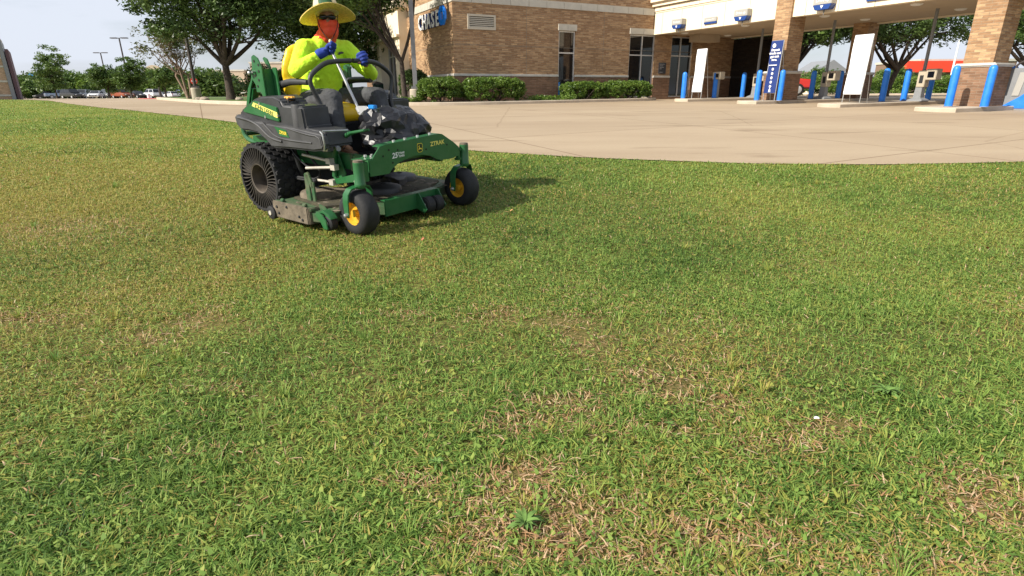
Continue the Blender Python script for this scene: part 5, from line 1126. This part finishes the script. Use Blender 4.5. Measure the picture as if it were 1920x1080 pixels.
# ------------------------------------------------------------------ rider
DY = .03
def jl(*p): return Vector(p)
HEAD = jl(.315, .02, 1.552); HR = Matrix.Rotation(R(-36), 3, 'Z')
def hv(x, y, z): return HEAD + HR @ Vector((x, y, z))
RS, RE, RW, RH = jl(.20, -.165, 1.345), jl(.30, -.335, 1.175), jl(.43, -.215, 1.285), jl(.50, -.155, 1.325)
LS, LE, LW, LH = jl(.245, .225, 1.345), jl(.40, .36, 1.14), jl(.535, .20, 1.215), jl(.595, .10, 1.265)
RHP, RK, RA = jl(.10, -.10, .91), jl(.56, -.205, .955), jl(.68, -.265, .60)
LHP, LK, LA = jl(.10, .14, .91), jl(.58, .265, .955), jl(.74, .25, .60)
def ering(c, rx, ry, n=20, tilt=0.): return [Vector(c) + Vector((rx * math.cos(t), ry * math.sin(t), tilt * math.cos(t) * rx)) for t in [2 * math.pi * i / n for i in range(n)]]
def arm(mb, S, E_, W_, k=1.0, end=1.0): mb.capsule(S, E_, .068 * k, .052 * k); mb.capsule(E_, S * 0 + E_ + (W_ - E_) * end, .052 * k, .037 * k)
# body: one continuous surface (head, neck, trunk, arms, legs)
b = MB(); b.ell(HEAD, (.092, .074, .112), mtx=HR); b.ell(hv(.01, 0, -.05), (.075, .060, .072), mtx=HR); b.capsule(jl(.24, .03, 1.38), hv(-.01, 0, -.06), .058, .055)
b.ell(hv(.095, 0, -.008), (.020, .014, .024), mtx=HR); b.ell(hv(0, .076, -.01), (.022, .010, .030), mtx=HR); b.ell(hv(0, -.076, -.01), (.022, .010, .030), mtx=HR)
b.loft([ering((.06, DY, .86), .10, .15), ering((.09, DY, 1.0), .11, .14), ering((.17, DY, 1.25), .10, .16), ering((.21, DY, 1.38), .08, .16)])
for S, E_, W_ in ((RS, RE, RW), (LS, LE, LW)): arm(b, S, E_, W_, .8)
for Hp, K, A_ in ((RHP, RK, RA), (LHP, LK, LA)): b.capsule(Hp, K, .075, .055); b.capsule(K, A_, .052, .036); b.capsule(A_, A_ + jl(.12, 0, -.03), .03, .025)
person = inm(blob('person', b, M['skin'], None, .010, 3)); tag(person, 'seated rider in straw hat, orange face covering, neon yellow shirt and charcoal trousers', 'person')
# shirt
b = MB()
b.loft([ering((.07, DY, .89), .150, .195), ering((.09, DY, .96), .155, .200), ering((.12, DY, 1.06), .145, .190), ering((.155, DY, 1.18), .135, .195), ering((.185, DY, 1.29), .128, .205), ering((.21, DY, 1.355), .108, .180), ering((.222, DY, 1.405), .095, .135), ering((.23, DY, 1.445), .08, .098)])
for S, E_, W_ in ((RS, RE, RW), (LS, LE, LW)):
    b.capsule(S, S + (E_ - S) * .55, .082, .072); b.capsule(S + (E_ - S) * .5, E_, .073, .064); b.capsule(E_, E_ + (W_ - E_) * .9, .062, .044)
    b.capsule(Vector((.215, DY, 1.355)), S, .082, .076)
b.ell((.14, -.10, .93), (.12, .12, .06)); b.ell((.0, -.13, .90), (.12, .11, .07))
rg = np.random.default_rng(6)
for k in range(12):   # folds across belly and sleeves
    z_ = 1.0 + .035 * k; y_ = -.12 + .3 * rg.random(); b.capsule((.235 + .004 * k, y_, z_), (.225 + .004 * k, y_ + .10 + .05 * rg.random(), z_ + .05 * (rg.random() - .2)), .012, .006, 8)
for S, T in ((RS, RE), (RE, RW), (LS, LE), (LE, LW)):
    for k in range(5):
        c_ = S + (T - S) * (.15 + .18 * k); d = (T - S).normalized(); u = d.cross(Vector(rg.normal(size=3))).normalized(); v = d.cross(u); r_ = .060 - .014 * (S in (RE, LE))
        b.capsule(c_ + u * r_, c_ + (u * .5 + v * .85) * r_ + d * .02, .014, .010, 8)
sh = blob('shirt', b, M['shirt'], person, .007, 4, .012, .09)
a = MB(); a.ell((.318, .12, 1.315), (.004, .028, .010)); a.ell((.316, .10, 1.305), (.004, .012, .006)); P('chest_print', a, M['trousers'], sh)
b = MB()
b.loft([ering((.02, DY, .84), .13, .185), ering((.06, DY, .93), .14, .19), ering((.08, DY, .985), .13, .175)])
for Hp, K, A_ in ((RHP, RK, RA), (LHP, LK, LA)):
    b.capsule(Hp, Hp + (K - Hp) * .6, .108, .096); b.capsule(Hp + (K - Hp) * .6, K, .096, .080); b.capsule(K, K + (A_ - K) * .55, .078, .070); b.capsule(K + (A_ - K) * .5, A_ + jl(0, 0, .01), .070, .062)
    for k in range(9):
        t = rg.random(); c_ = (Hp + (K - Hp) * (.3 + .7 * t)) if k < 4 else (K + (A_ - K) * t); d = (K - Hp if k < 4 else A_ - K).normalized(); u = d.cross(Vector(rg.normal(size=3))).normalized(); v = d.cross(u); r_ = .082 if k < 4 else .064
        b.capsule(c_ + u * r_, c_ + (u * .55 + v * .8) * r_ + d * .04, .013, .008, 8)
blob('trousers', b, M['trousers'], person, .008, 3, .014, .06)
def glove(H_, fwd, up, side, curl, name='glove', thumb=1, grip=.55):
    """hand closed round a bar: palm block, five separate curled digits"""
    f, u = Vector(fwd).normalized(), Vector(up).normalized(); s = Vector(side).normalized(); b = MB()
    F4 = Matrix.Identity(4)
    b.ell(H_, (.040, .028, .036), mtx=Matrix((f, s, u)).transposed()); b.ell(H_ - f * .025, (.032, .026, .032), mtx=Matrix((f, s, u)).transposed())
    b.capsule(H_ - f * .055, H_ - f * .02, .033, .030)
    for i in range(4):
        off = u * (.030 - .020 * i); L = (.95, 1.08, 1.0, .80)[i]; p = H_ + f * .030 + off; rad = .0105 - .0007 * i; d = f.copy(); pts = [p - f * .02, p]
        for j, l in enumerate((.034, .026, .020)):
            ang = curl * (1.0, 1.15, .8)[j]; rot = Matrix.Rotation(ang, 3, u) if s.dot(Matrix.Rotation(.5, 3, u) @ f) > 0 else Matrix.Rotation(-ang, 3, u)
            d = rot @ d; p = p + d * l * L; pts.append(p)
        b.tube(pts, [rad * 1.1, rad * 1.1, rad * 1.05, rad, rad * .85], 10, smooth=1); b.ell(pts[-1], (rad * .9, rad * .9, rad * .9), 8, 6)
    p0 = H_ - f * .01 + u * .028; p1 = p0 + (f * .018 + s * .022 + u * .014); p2 = p1 + (f * .018 + s * .024 - u * .004)
    b.tube([p0, p1, p2], [.014, .012, .010], 10, smooth=1); b.ell(p2, (.010, .010, .010), 8, 6)
    b.v = [tuple(H_ + (Vector(v) - H_) * 1.25) for v in b.v]
    return blob(name, b, M['glove'], person, .0048, 2)
glove(jl(.480, -.140, 1.325), (.55, .75, .35), (.55, -.1, .83), (.75, .55, -.35) if False else (.8, -.55, .1), 1.15)
glove(jl(.575, .120, 1.252), (.45, -.85, .1), (-.15, .05, 1.0) if False else (-.35, -.1, .9), (.85, .45, -.2), 1.0)
b = MB(); b.ell((.612, .09, 1.235), (.014, .020, .014)); b.ell((.612, .065, 1.232), (.013, .016, .013)); b.ell((.612, .115, 1.236), (.013, .018, .013)); blob('bare_fingertips', b, M['skin'], person, .004, 2)
# boots
for K, A_ in ((RK, RA), (LK, LA)):
    b = MB(); b.capsule(A_ + jl(-.01, 0, .05), A_ + jl(.0, 0, -.04), .054, .050); b.capsule(A_ + jl(.0, 0, -.05), A_ + jl(.14, -.01, -.068), .045, .040); b.ell(A_ + jl(.17, -.01, -.072), (.055, .045, .034)); b.ell(A_ + jl(-.02, 0, -.07), (.05, .04, .035))
    bo = blob('boot', b, M['boot'], person, .007, 2)
    b = MB(); c_ = A_ + jl(.06, 0, -.105); b.loft([ering(c_ + jl(0, 0, z_), .145, .046) for z_ in (-.012, .012)]); P('sole', b, M['rubber'], bo, bev=.004)
    b = MB()
    for k in range(5): q = A_ + jl(.035 + .022 * k, 0, .02 - .018 * k); b.tube([q + jl(0, -.040, -.012), q + jl(.012, 0, .022), q + jl(0, .040, -.012)], .0055, 6, smooth=1)
    P('laces', b, M['lace'], bo)
# gaiter
b = MB()
b.ell(hv(.006, 0, -.020), (.102, .088, .066), mtx=HR); b.ell(hv(.014, 0, -.065), (.092, .080, .072), mtx=HR); b.ell(hv(.090, 0, -.018), (.026, .018, .026), mtx=HR)
b.capsule(jl(.238, .03, 1.42), hv(-.005, 0, -.07), .086, .080); b.loft([ering((.238, DY, 1.40), .088, .094), ering((.240, DY, 1.455), .084, .090)])
for k in range(8): a_ = -1.2 + .33 * k; z_ = 1.395 + .022 * (k % 4); b.capsule(Vector((.240 + .090 * math.cos(a_), .03 + .098 * math.sin(a_), z_ + .03)), Vector((.240 + .088 * math.cos(a_ + .5), .03 + .094 * math.sin(a_ + .5), z_ + .055)), .010, .006, 8)
ga = blob('neck_gaiter', b, M['gaiter'], person, .005, 3, .010, .05)
# sunglasses
b = MB()
for s in (-1, 1): b.ell(hv(.084, s * .036, .034), (.020, .036, .022), mtx=HR @ Matrix.Rotation(s * .3, 3, 'Z'))
b.capsule(hv(.100, -.02, .040), hv(.100, .02, .040), .006, .006)
for s in (-1, 1): b.tube([hv(.078, s * .066, .040), hv(.05, s * .080, .038), hv(-.01, s * .084, .030)], .005, 8)
blob('sunglasses', b, M['lens'], person, .004, 2)
# straw hat
HC = hv(.0, 0, .068)
hat_t = Matrix.Translation(HC) @ HR.to_4x4() @ Matrix.Rotation(R(-15), 4, 'Y') @ Matrix.Rotation(R(5), 4, 'X')
def hat_ring(r_, z_, wav=.0, n=48):
    out = []
    for i in range(n):
        t = 2 * math.pi * i / n; k = wav * (math.cos(2 * t) * .022 - .010 + .005 * math.sin(3 * t + 1)); out.append(hat_t @ Vector((r_ * 1.06 * math.cos(t), r_ * math.sin(t), z_ + k)))
    return out
b = MB(); rings = []
for k in range(9): q = k / 8; rings.append(hat_ring(.098 + (.228 - .098) * q, .0 - .012 * math.sin(q * 3.1) - .020 * q ** 2 + (.012 if k % 2 else 0) * .35, q ** 1.5))
rings += [hat_ring(.229, -.014, 1.0)]
for k in range(8, -1, -1): q = k / 8; rings.append(hat_ring(.098 + (.228 - .098) * q, .006 - .012 * math.sin(q * 3.1) - .020 * q ** 2 + (.012 if k % 2 else 0) * .35, q ** 1.5))
b.loft(rings, cap=False); hat = P('straw_hat', b, M['straw'], person, smooth=60)
b = MB(); b.loft([hat_ring(r_, z_) for r_, z_ in ((.100, -.004), (.101, .03), (.098, .07), (.090, .10), (.070, .122), (.035, .130), (.004, .131))]); P('crown', b, M['strawpale'], hat, smooth=60)
b = MB(); b.loft([hat_ring(r_, z_) for r_, z_ in ((.103, .002), (.104, .012), (.104, .022), (.102, .026))], cap=False); P('hat_band', b, M['lace'], hat, smooth=60)
b = MB(); pts_ = []
for z_ in (.035, .10):
    for i in range(9): t = -.55 + 1.1 * i / 8; rr_ = .1065 - (.008 if z_ > .05 else 0); pts_.append(hat_t @ Vector((rr_ * 1.06 * math.cos(t), rr_ * math.sin(t), z_)))
b.add(pts_ + [p + Vector((.003, 0, .001)) for p in pts_], [(i, i + 1, i + 10, i + 9) for i in range(8)] + [(18 + i, 27 + i, 28 + i, 19 + i) for i in range(8)]); P('front_patch', b, M['patch'], hat, smooth=60)
b = MB(); T_ = hv(.110, .0, -.150)
for s in (-1, 1): b.tube([hv(.04, s * .086, .055), hv(.075, s * .076, -.03), hv(.10, s * .042, -.10), T_], .0035, 6, smooth=1)
b.tube([T_, T_ + jl(.012, -.002, -.05), T_ + jl(.02, 0, -.10)], .005, 6); P('chin_cord', b, M['lace'], hat)
b = MB(); b.ell(T_, (.013, .013, .016)); P('cord_toggle', b, M['strawpale'], hat)

# ------------------------------------------------------------------ lawn grass: individual blades and clippings in one object
def vnoise(x, y, sc, seed):
    """smooth value noise on a lattice"""
    g_ = np.random.default_rng(seed).random((256, 256)); u, v = x * sc + 100, y * sc + 100
    i, j = np.floor(u).astype(int), np.floor(v).astype(int); fu, fv = u - i, v - j; fu = fu * fu * (3 - 2 * fu); fv = fv * fv * (3 - 2 * fv)
    a, b_, c_, d = g_[i % 256, j % 256], g_[(i + 1) % 256, j % 256], g_[i % 256, (j + 1) % 256], g_[(i + 1) % 256, (j + 1) % 256]
    return (a * (1 - fu) + b_ * fu) * (1 - fv) + (c_ * (1 - fu) + d * fu) * fv
def fbm(x, y, sc, seed): return (vnoise(x, y, sc, seed) + .5 * vnoise(x, y, sc * 2.1, seed + 1) + .25 * vnoise(x, y, sc * 4.3, seed + 2)) / 1.75
BARE = [(.14, 1.24, .13, .07, 1.0), (.06, 1.37, .10, .05, .9), (.05, 1.16, .16, .06, 1.0), (.18, 1.07, .20, .05, .9), (.34, 2.34, .09, .12, 1.0), (.26, 2.57, .12, .09, .8), (-.08, 2.67, .12, .07, .6), (-1.56, 2.60, .10, .12, .8), (.59, 1.90, .09, .07, .9), (.75, 1.78, .07, .05, .7),
        (1.29, 1.29, .12, .06, 1.0), (1.08, 1.62, .09, .04, .9), (0, 1.28, .14, .04, .8), (-1.69, 2.36, .09, .06, .6), (.5, 1.14, .14, .05, .8), (-.57, 2.67, .10, .06, .5), (.88, 1.52, .10, .04, .6), (1.35, 1.2, .10, .05, .8), (.07, 1.65, .16, .06, .6), (.15, 1.78, .12, .05, .6), (.51, 2.03, .12, .06, .5),
        (-.28, 1.35, .10, .03, .5), (-3.7, 4.4, .6, .3, .35), (-2.4, 2.6, .2, .1, .5), (.5, 1.62, .14, .04, .5), (.34, 1.03, .12, .04, .7), (1.0, 1.02, .14, .04, .5), (-1.1, 1.9, .12, .04, .4), (-.9, 1.5, .12, .03, .4)]
def straw_field(x, y):
    f = np.zeros_like(x)
    wx, wy = x + .10 * (vnoise(x, y, 7, 31) - .5), y + .10 * (vnoise(x, y, 7, 32) - .5)
    for cx, cy, sx, sy, k in BARE: f = np.maximum(f, min(1., k * 1.1) * np.exp(-(((wx - cx) / (sx * 1.25)) ** 2 + ((wy - cy) / (sy * 1.2)) ** 2)))
    return f
rg = np.random.default_rng(77)
def sample(n, y0, y1, p):
    """positions over the lawn, denser near the viewer"""
    t = rg.random(n); e = 1 - p; Y = (y0 ** e + t * (y1 ** e - y0 ** e)) ** (1 / e); half = 1.12 * (Y + .55); X = (rg.random(n) * 2 - 1) * half
    k = Y < edge(X) - .02 + .05 * vnoise(X, Y, 9, 3); return X[k], Y[k]
def blades(X, Y, length, width, tilt, heading, bend, z0, nseg):
    """tapered curved blades -> vertices (n, 2*nseg+1, 3)"""
    n = len(X); dx, dy = np.cos(heading), np.sin(heading); px_, py_ = -dy, dx; out_ = []
    x, y, z = np.zeros(n), np.zeros(n), np.zeros(n); a = tilt.copy()
    wv = [1.0, .9, .62, .3]
    for s_ in range(nseg + 1):
        w_ = width * wv[int(s_ * 3 / nseg)] * .5
        bx, by, bz = X + x * dx, Y + x * dy, z0 + z
        if s_ < nseg: out_.append(np.stack([bx + px_ * w_, by + py_ * w_, bz], 1)); out_.append(np.stack([bx - px_ * w_, by - py_ * w_, bz + w_ * .5], 1))
        else: out_.append(np.stack([bx, by, bz], 1))
        x = x + np.sin(a) * length / nseg; z = z + np.cos(a) * length / nseg; a = a + bend / nseg
    return np.stack(out_, 1)
parts = []
def batch(n, y0, y1, p, lmul, wmin, nseg, dens=1.0):
    X, Y = sample(n, y0, y1, p); st = straw_field(X, Y); lush = fbm(X, Y, 1.1, 5); cl = fbm(X, Y, 5.5, 9)
    keep = rg.random(len(X)) > np.clip(st * 1.2, 0, 1) * .92; keep &= rg.random(len(X)) > np.clip((.42 - cl) * 2.6, 0, .6)
    X, Y, st, lush, cl = X[keep], Y[keep], st[keep], lush[keep], cl[keep]; n = len(X)
    L = (.022 + .026 * rg.random(n) + .022 * np.clip(lush - .5, 0, 1) + .05 * np.clip(cl - .58, 0, 1)) * lmul
    W = np.maximum(.0026 + .0022 * rg.random(n), wmin * Y)
    flat_ = rg.random(n) < .52; tilt = np.where(flat_, 1.15 + .35 * rg.random(n), .15 + .75 * rg.random(n)); bend = .2 + 1.1 * rg.random(n)
    head = rg.random(n) * 2 * math.pi
    z = zt(Y) - .003 + np.where(flat_, .022 * rg.random(n), 0)
    V = blades(X, Y, L, W, tilt, head, bend, z, nseg)
    yel = fbm(X, Y, .45, 15); left = np.clip((-X + .5) / 9, 0, .5) * np.clip((Y - 2.2) / 3, 0, 1) * np.clip(1.25 - Y / 11, 0, 1)
    dry = rg.random(n) < np.clip(.02 + st * .75 + np.clip(.42 - lush, 0, 1) * .6 * np.clip(3.6 - Y, .15, 1), 0, .9)
    oliv = rg.random(n) < np.clip(.05 + np.clip(.52 - lush, 0, 1) * np.where((X > 0) & (Y > 2.5), .5, 1.2) + left * 2.1 + np.clip(yel - .52, 0, 1) * np.where(X > 0, .35, 1.0), 0, .85)
    c_ = np.clip(.05 + .40 * rg.random(n) + (yel - .5) * .35 + (fbm(X, Y, .8, 55) - .5) * .28 - .12 * (cl - .5), 0, .5); c_ = np.where(oliv, .50 + .20 * rg.random(n), c_); c_ = np.where(dry, .76 + .24 * rg.random(n), c_)
    parts.append((V, c_))
def clips(n, y0, y1, p, wmin, only_bare=0.):
    """cut clippings and straw lying flat"""
    X, Y = sample(n, y0, y1, p); st = straw_field(X, Y); lush = fbm(X, Y, 1.1, 5)
    keep = rg.random(len(X)) < np.clip(.14 + st * 1.8 + (.50 - lush) * 1.4, .03, 1.0) * np.where((X > 0) & (Y > 2.8), .35, 1.); X, Y, st = X[keep], Y[keep], st[keep]; n = len(X)
    L = .014 + .034 * rg.random(n) ** 1.6; W = np.maximum(.0016 + .0018 * rg.random(n), wmin * Y)
    V = blades(X, Y, L, W, 1.25 + .55 * rg.random(n), rg.random(n) * 6.283, -.5 + 1. * rg.random(n), zt(Y) + .002 + .020 * rg.random(n) * (1 - .6 * st), 2)
    parts.append((V, np.where(rg.random(n) < .25 + .65 * st, .76 + .24 * rg.random(n), .35 + .33 * rg.random(n))))
batch(250000, .62, 2.6, 1.1, .95, .0010, 3)
batch(330000, 2.6, 6.0, 1.3, .9, .0011, 2)
batch(300000, 6.0, 16.0, 1.5, .9, .0012, 2)
batch(110000, 16.0, 46.0, 1.5, 1.2, .0012, 1)
clips(60000, .62, 3.0, 1.1, .0007); clips(60000, 3.0, 9.0, 1.3, .0009)
# coarser tufts with longer upright blades
tx_, ty_ = sample(260, .9, 6.5, 1.2); k_ = straw_field(tx_, ty_) < .9; tx_, ty_ = tx_[k_], ty_[k_]
tx_ = np.concatenate([tx_, [.52, .36, .40, .95, .06, .55, -.05]]); ty_ = np.concatenate([ty_, [1.04, 1.14, 1.02, 1.05, 1.22, 1.30, 1.05]])
rep_ = 26; X = np.repeat(tx_, rep_); Y = np.repeat(ty_, rep_); n = len(X); hd_ = rg.random(n) * 6.283; rr_ = .022 * rg.random(n); X = X + np.cos(hd_) * rr_; Y = Y + np.sin(hd_) * rr_
sz = np.repeat(.6 + .8 * rg.random(len(tx_)), rep_)
V = blades(X, Y, (.035 + .035 * rg.random(n)) * sz, np.maximum(.0026 + .0016 * rg.random(n), .0009 * Y), .1 + .7 * rg.random(n), hd_, .2 + .9 * rg.random(n), zt(Y), 3)
parts.append((V, np.clip(np.repeat(.1 + .35 * rg.random(len(tx_)), rep_) + .15 * rg.random(n), 0, .6)))
# small rounded weed leaves scattered in the turf
X, Y = sample(6000, .7, 4.5, 1.1); n = len(X); V = blades(X, Y, .012 + .012 * rg.random(n), .007 + .006 * rg.random(n), 1.0 + .5 * rg.random(n), rg.random(n) * 6.283, .2 * rg.random(n), zt(Y) + .012 + .014 * rg.random(n), 2)
parts.append((V, .15 + .35 * rg.random(n)))
# merge
vco, lvi, lst, tint = [], [], [], []; voff = 0; loff = 0
for V, c_ in parts:
    n, k, _ = V.shape; vco.append(V.reshape(-1, 3)); tint.append(np.repeat(c_, k)); base = voff + np.arange(n) * k; ns = (k - 1) // 2
    for s_ in range(ns):
        if s_ < ns - 1:
            f = np.stack([base + 2 * s_, base + 2 * s_ + 1, base + 2 * s_ + 3, base + 2 * s_ + 2], 1); lst.append(loff + np.arange(n) * 4)
        else:
            f = np.stack([base + 2 * s_, base + 2 * s_ + 1, base + 2 * s_ + 2], 1); lst.append(loff + np.arange(n) * 3)
        lvi.append(f.ravel()); loff += f.size
    voff += n * k
me = bpy.data.meshes.new('lawn_grass'); vco = np.concatenate(vco).astype(np.float32); lvi = np.concatenate(lvi).astype(np.int32); lst = np.concatenate(lst).astype(np.int32)
me.vertices.add(len(vco)); me.vertices.foreach_set('co', vco.ravel()); me.loops.add(len(lvi)); me.loops.foreach_set('vertex_index', lvi); me.polygons.add(len(lst)); me.polygons.foreach_set('loop_start', lst)
me.update(calc_edges=True); at_ = me.attributes.new('tint', 'FLOAT', 'POINT'); at_.data.foreach_set('value', np.concatenate(tint).astype(np.float32))
GRASS = leafmat('lawn grass blades', [(.042, .095, .014), (.105, .205, .031), (.190, .305, .055), (.285, .385, .082), (.360, .350, .070), (.400, .340, .085), (.40, .215, .10), (.53, .325, .17), (.70, .53, .34)], .60, .34)
tag(link('lawn_grass', me, GRASS, None, 0), 'short mown grass with dry clippings', 'grass', None, 'stuff')
# ------------------------------------------------------------------ weeds, fallen leaves, litter
def weed(x, y, n, L, seed, lab, grp=None):
    rg = np.random.default_rng(seed); r = empty('weed_plant', (x, y, float(zt(y))), 0, lab, 'weed', grp); mb = MB()
    for i in range(n):
        a = 2.4 * i + rg.random() * .5; l = L * (.6 + .5 * rg.random()); el = .25 + .6 * rg.random(); wd = l * .105; pts = []
        for k in range(6):
            t = k / 5; rad = l * t; z = .012 + l * math.sin(el) * t - l * .55 * t * t * math.cos(el) + .01; w_ = wd * (math.sin(math.pi * min(1, t * .88 + .12)) ** .8) + .0006
            c_ = Vector((rad * math.cos(a) * math.cos(el), rad * math.sin(a) * math.cos(el), max(z, .006))); sd_ = Vector((-math.sin(a), math.cos(a), 0)) * w_; pts += [c_ - sd_ + Vector((0, 0, w_ * .5)), c_, c_ + sd_ + Vector((0, 0, w_ * .5))]
        o_ = len(mb.v); mb.v += [tuple(p) for p in pts]
        for k in range(5):
            for q in (0, 1): b_ = o_ + 3 * k + q; mb.f.append((b_, b_ + 1, b_ + 4, b_ + 3))
    me = bpy.data.meshes.new('leaves'); me.from_pydata(mb.v, [], mb.f); me.update(); link('leaves', me, M['weed'], r, 60)
    s_ = MB(); s_.tube([(0, 0, -.01), (0, 0, .03)], [.004, .002], 6); P('stem', s_, M['weed'], r)
M['weed'] = mat('weed leaf', (.12, .21, .05), .8, noise=.3, nscale=30, spec=.2)
weed(.03, 1.17, 24, .058, 1, 'broad leaved dark weed in the bare patch at the bottom centre')
weed(1.38, 1.83, 34, .065, 3, 'bright green wide weed clump at the right of the foreground'); weed(-.23, 1.42, 11, .035, 4, 'small leafy weed left of the bare patch in the foreground')
weed(.52, 1.62, 9, .030, 5, 'small weed between the bare patch and the white paper scrap')
for i, (x, y, c_, lab) in enumerate([(.0, 4.86, 'tan', 'tan curled leaf right of the mower shadow'), (1.05, 4.58, 'tan', 'pale tan leaf standing in the grass at mid lawn'), (3.24, 3.7, 'red', 'pinkish leaf on the right side of the lawn'), (5.73, 6.71, 'tan', 'small tan leaf far right near the drive'), (4.2, 6.2, 'red', 'reddish leaf at the right near the drive edge'),
                                 (.56, 1.36, 'yel', 'tiny yellow leaf in the foreground right of the bare patch'), (.95, 1.60, 'yel', 'yellow leaf left of the white paper scrap'), (-.65, 4.0, 'red', 'small red leaf below the near caster wheel')]):
    a = MB(); n_ = 5; L = .030 if y > 2 else .014; vs = []
    for k in range(n_ + 1):
        t = k / n_; w_ = L * .28 * math.sin(math.pi * (t * .9 + .08)); vs += [(L * (t - .5), -w_, .012 * t + w_ * .5), (L * (t - .5), 0, .012 * t), (L * (t - .5), w_, .012 * t + w_ * .5)]
    vs += [(v[0], v[1], v[2] - .0012) for v in vs]; m_ = 3 * (n_ + 1); fs = []
    for k in range(n_):
        for q in (0, 1): b_ = 3 * k + q; fs += [(b_, b_ + 1, b_ + 4, b_ + 3), (b_ + m_ + 3, b_ + m_ + 4, b_ + m_ + 1, b_ + m_)]
    if ('leaf' + c_) not in M: M['leaf' + c_] = mat('fallen leaf ' + c_, {'tan': (.55, .30, .12), 'red': (.42, .14, .07), 'yel': (.70, .42, .05)}[c_], .7, noise=.2, nscale=60)
    o = P('fallen_leaf', a.add(vs, fs), M['leaf' + c_], None, smooth=60); o.location = (x, y, float(zt(y)) + .030); o.rotation_euler = (R(20), R(-15), i * 1.9); tag(o, lab, 'leaf', 'fallen leaves on the lawn')
a = MB(); a.add([(0, 0, 0), (.026, -.004, .003), (.028, .008, .006), (.012, .010, .010), (.001, .009, .004)] + [(0, 0, -.001), (.026, -.004, .002), (.028, .008, .005), (.012, .010, .009), (.001, .009, .003)], [(0, 1, 2, 3, 4), (9, 8, 7, 6, 5)] + [(i, i + 5, (i + 1) % 5 + 5, (i + 1) % 5) for i in range(5)])
o = P('paper_scrap', a, M['white'], None, smooth=0); o.scale = (.62, .62, .62); o.location = (1.02, 1.65, float(zt(1.65)) + .022); tag(o, 'small white paper scrap in the grass at the right foreground', 'litter')
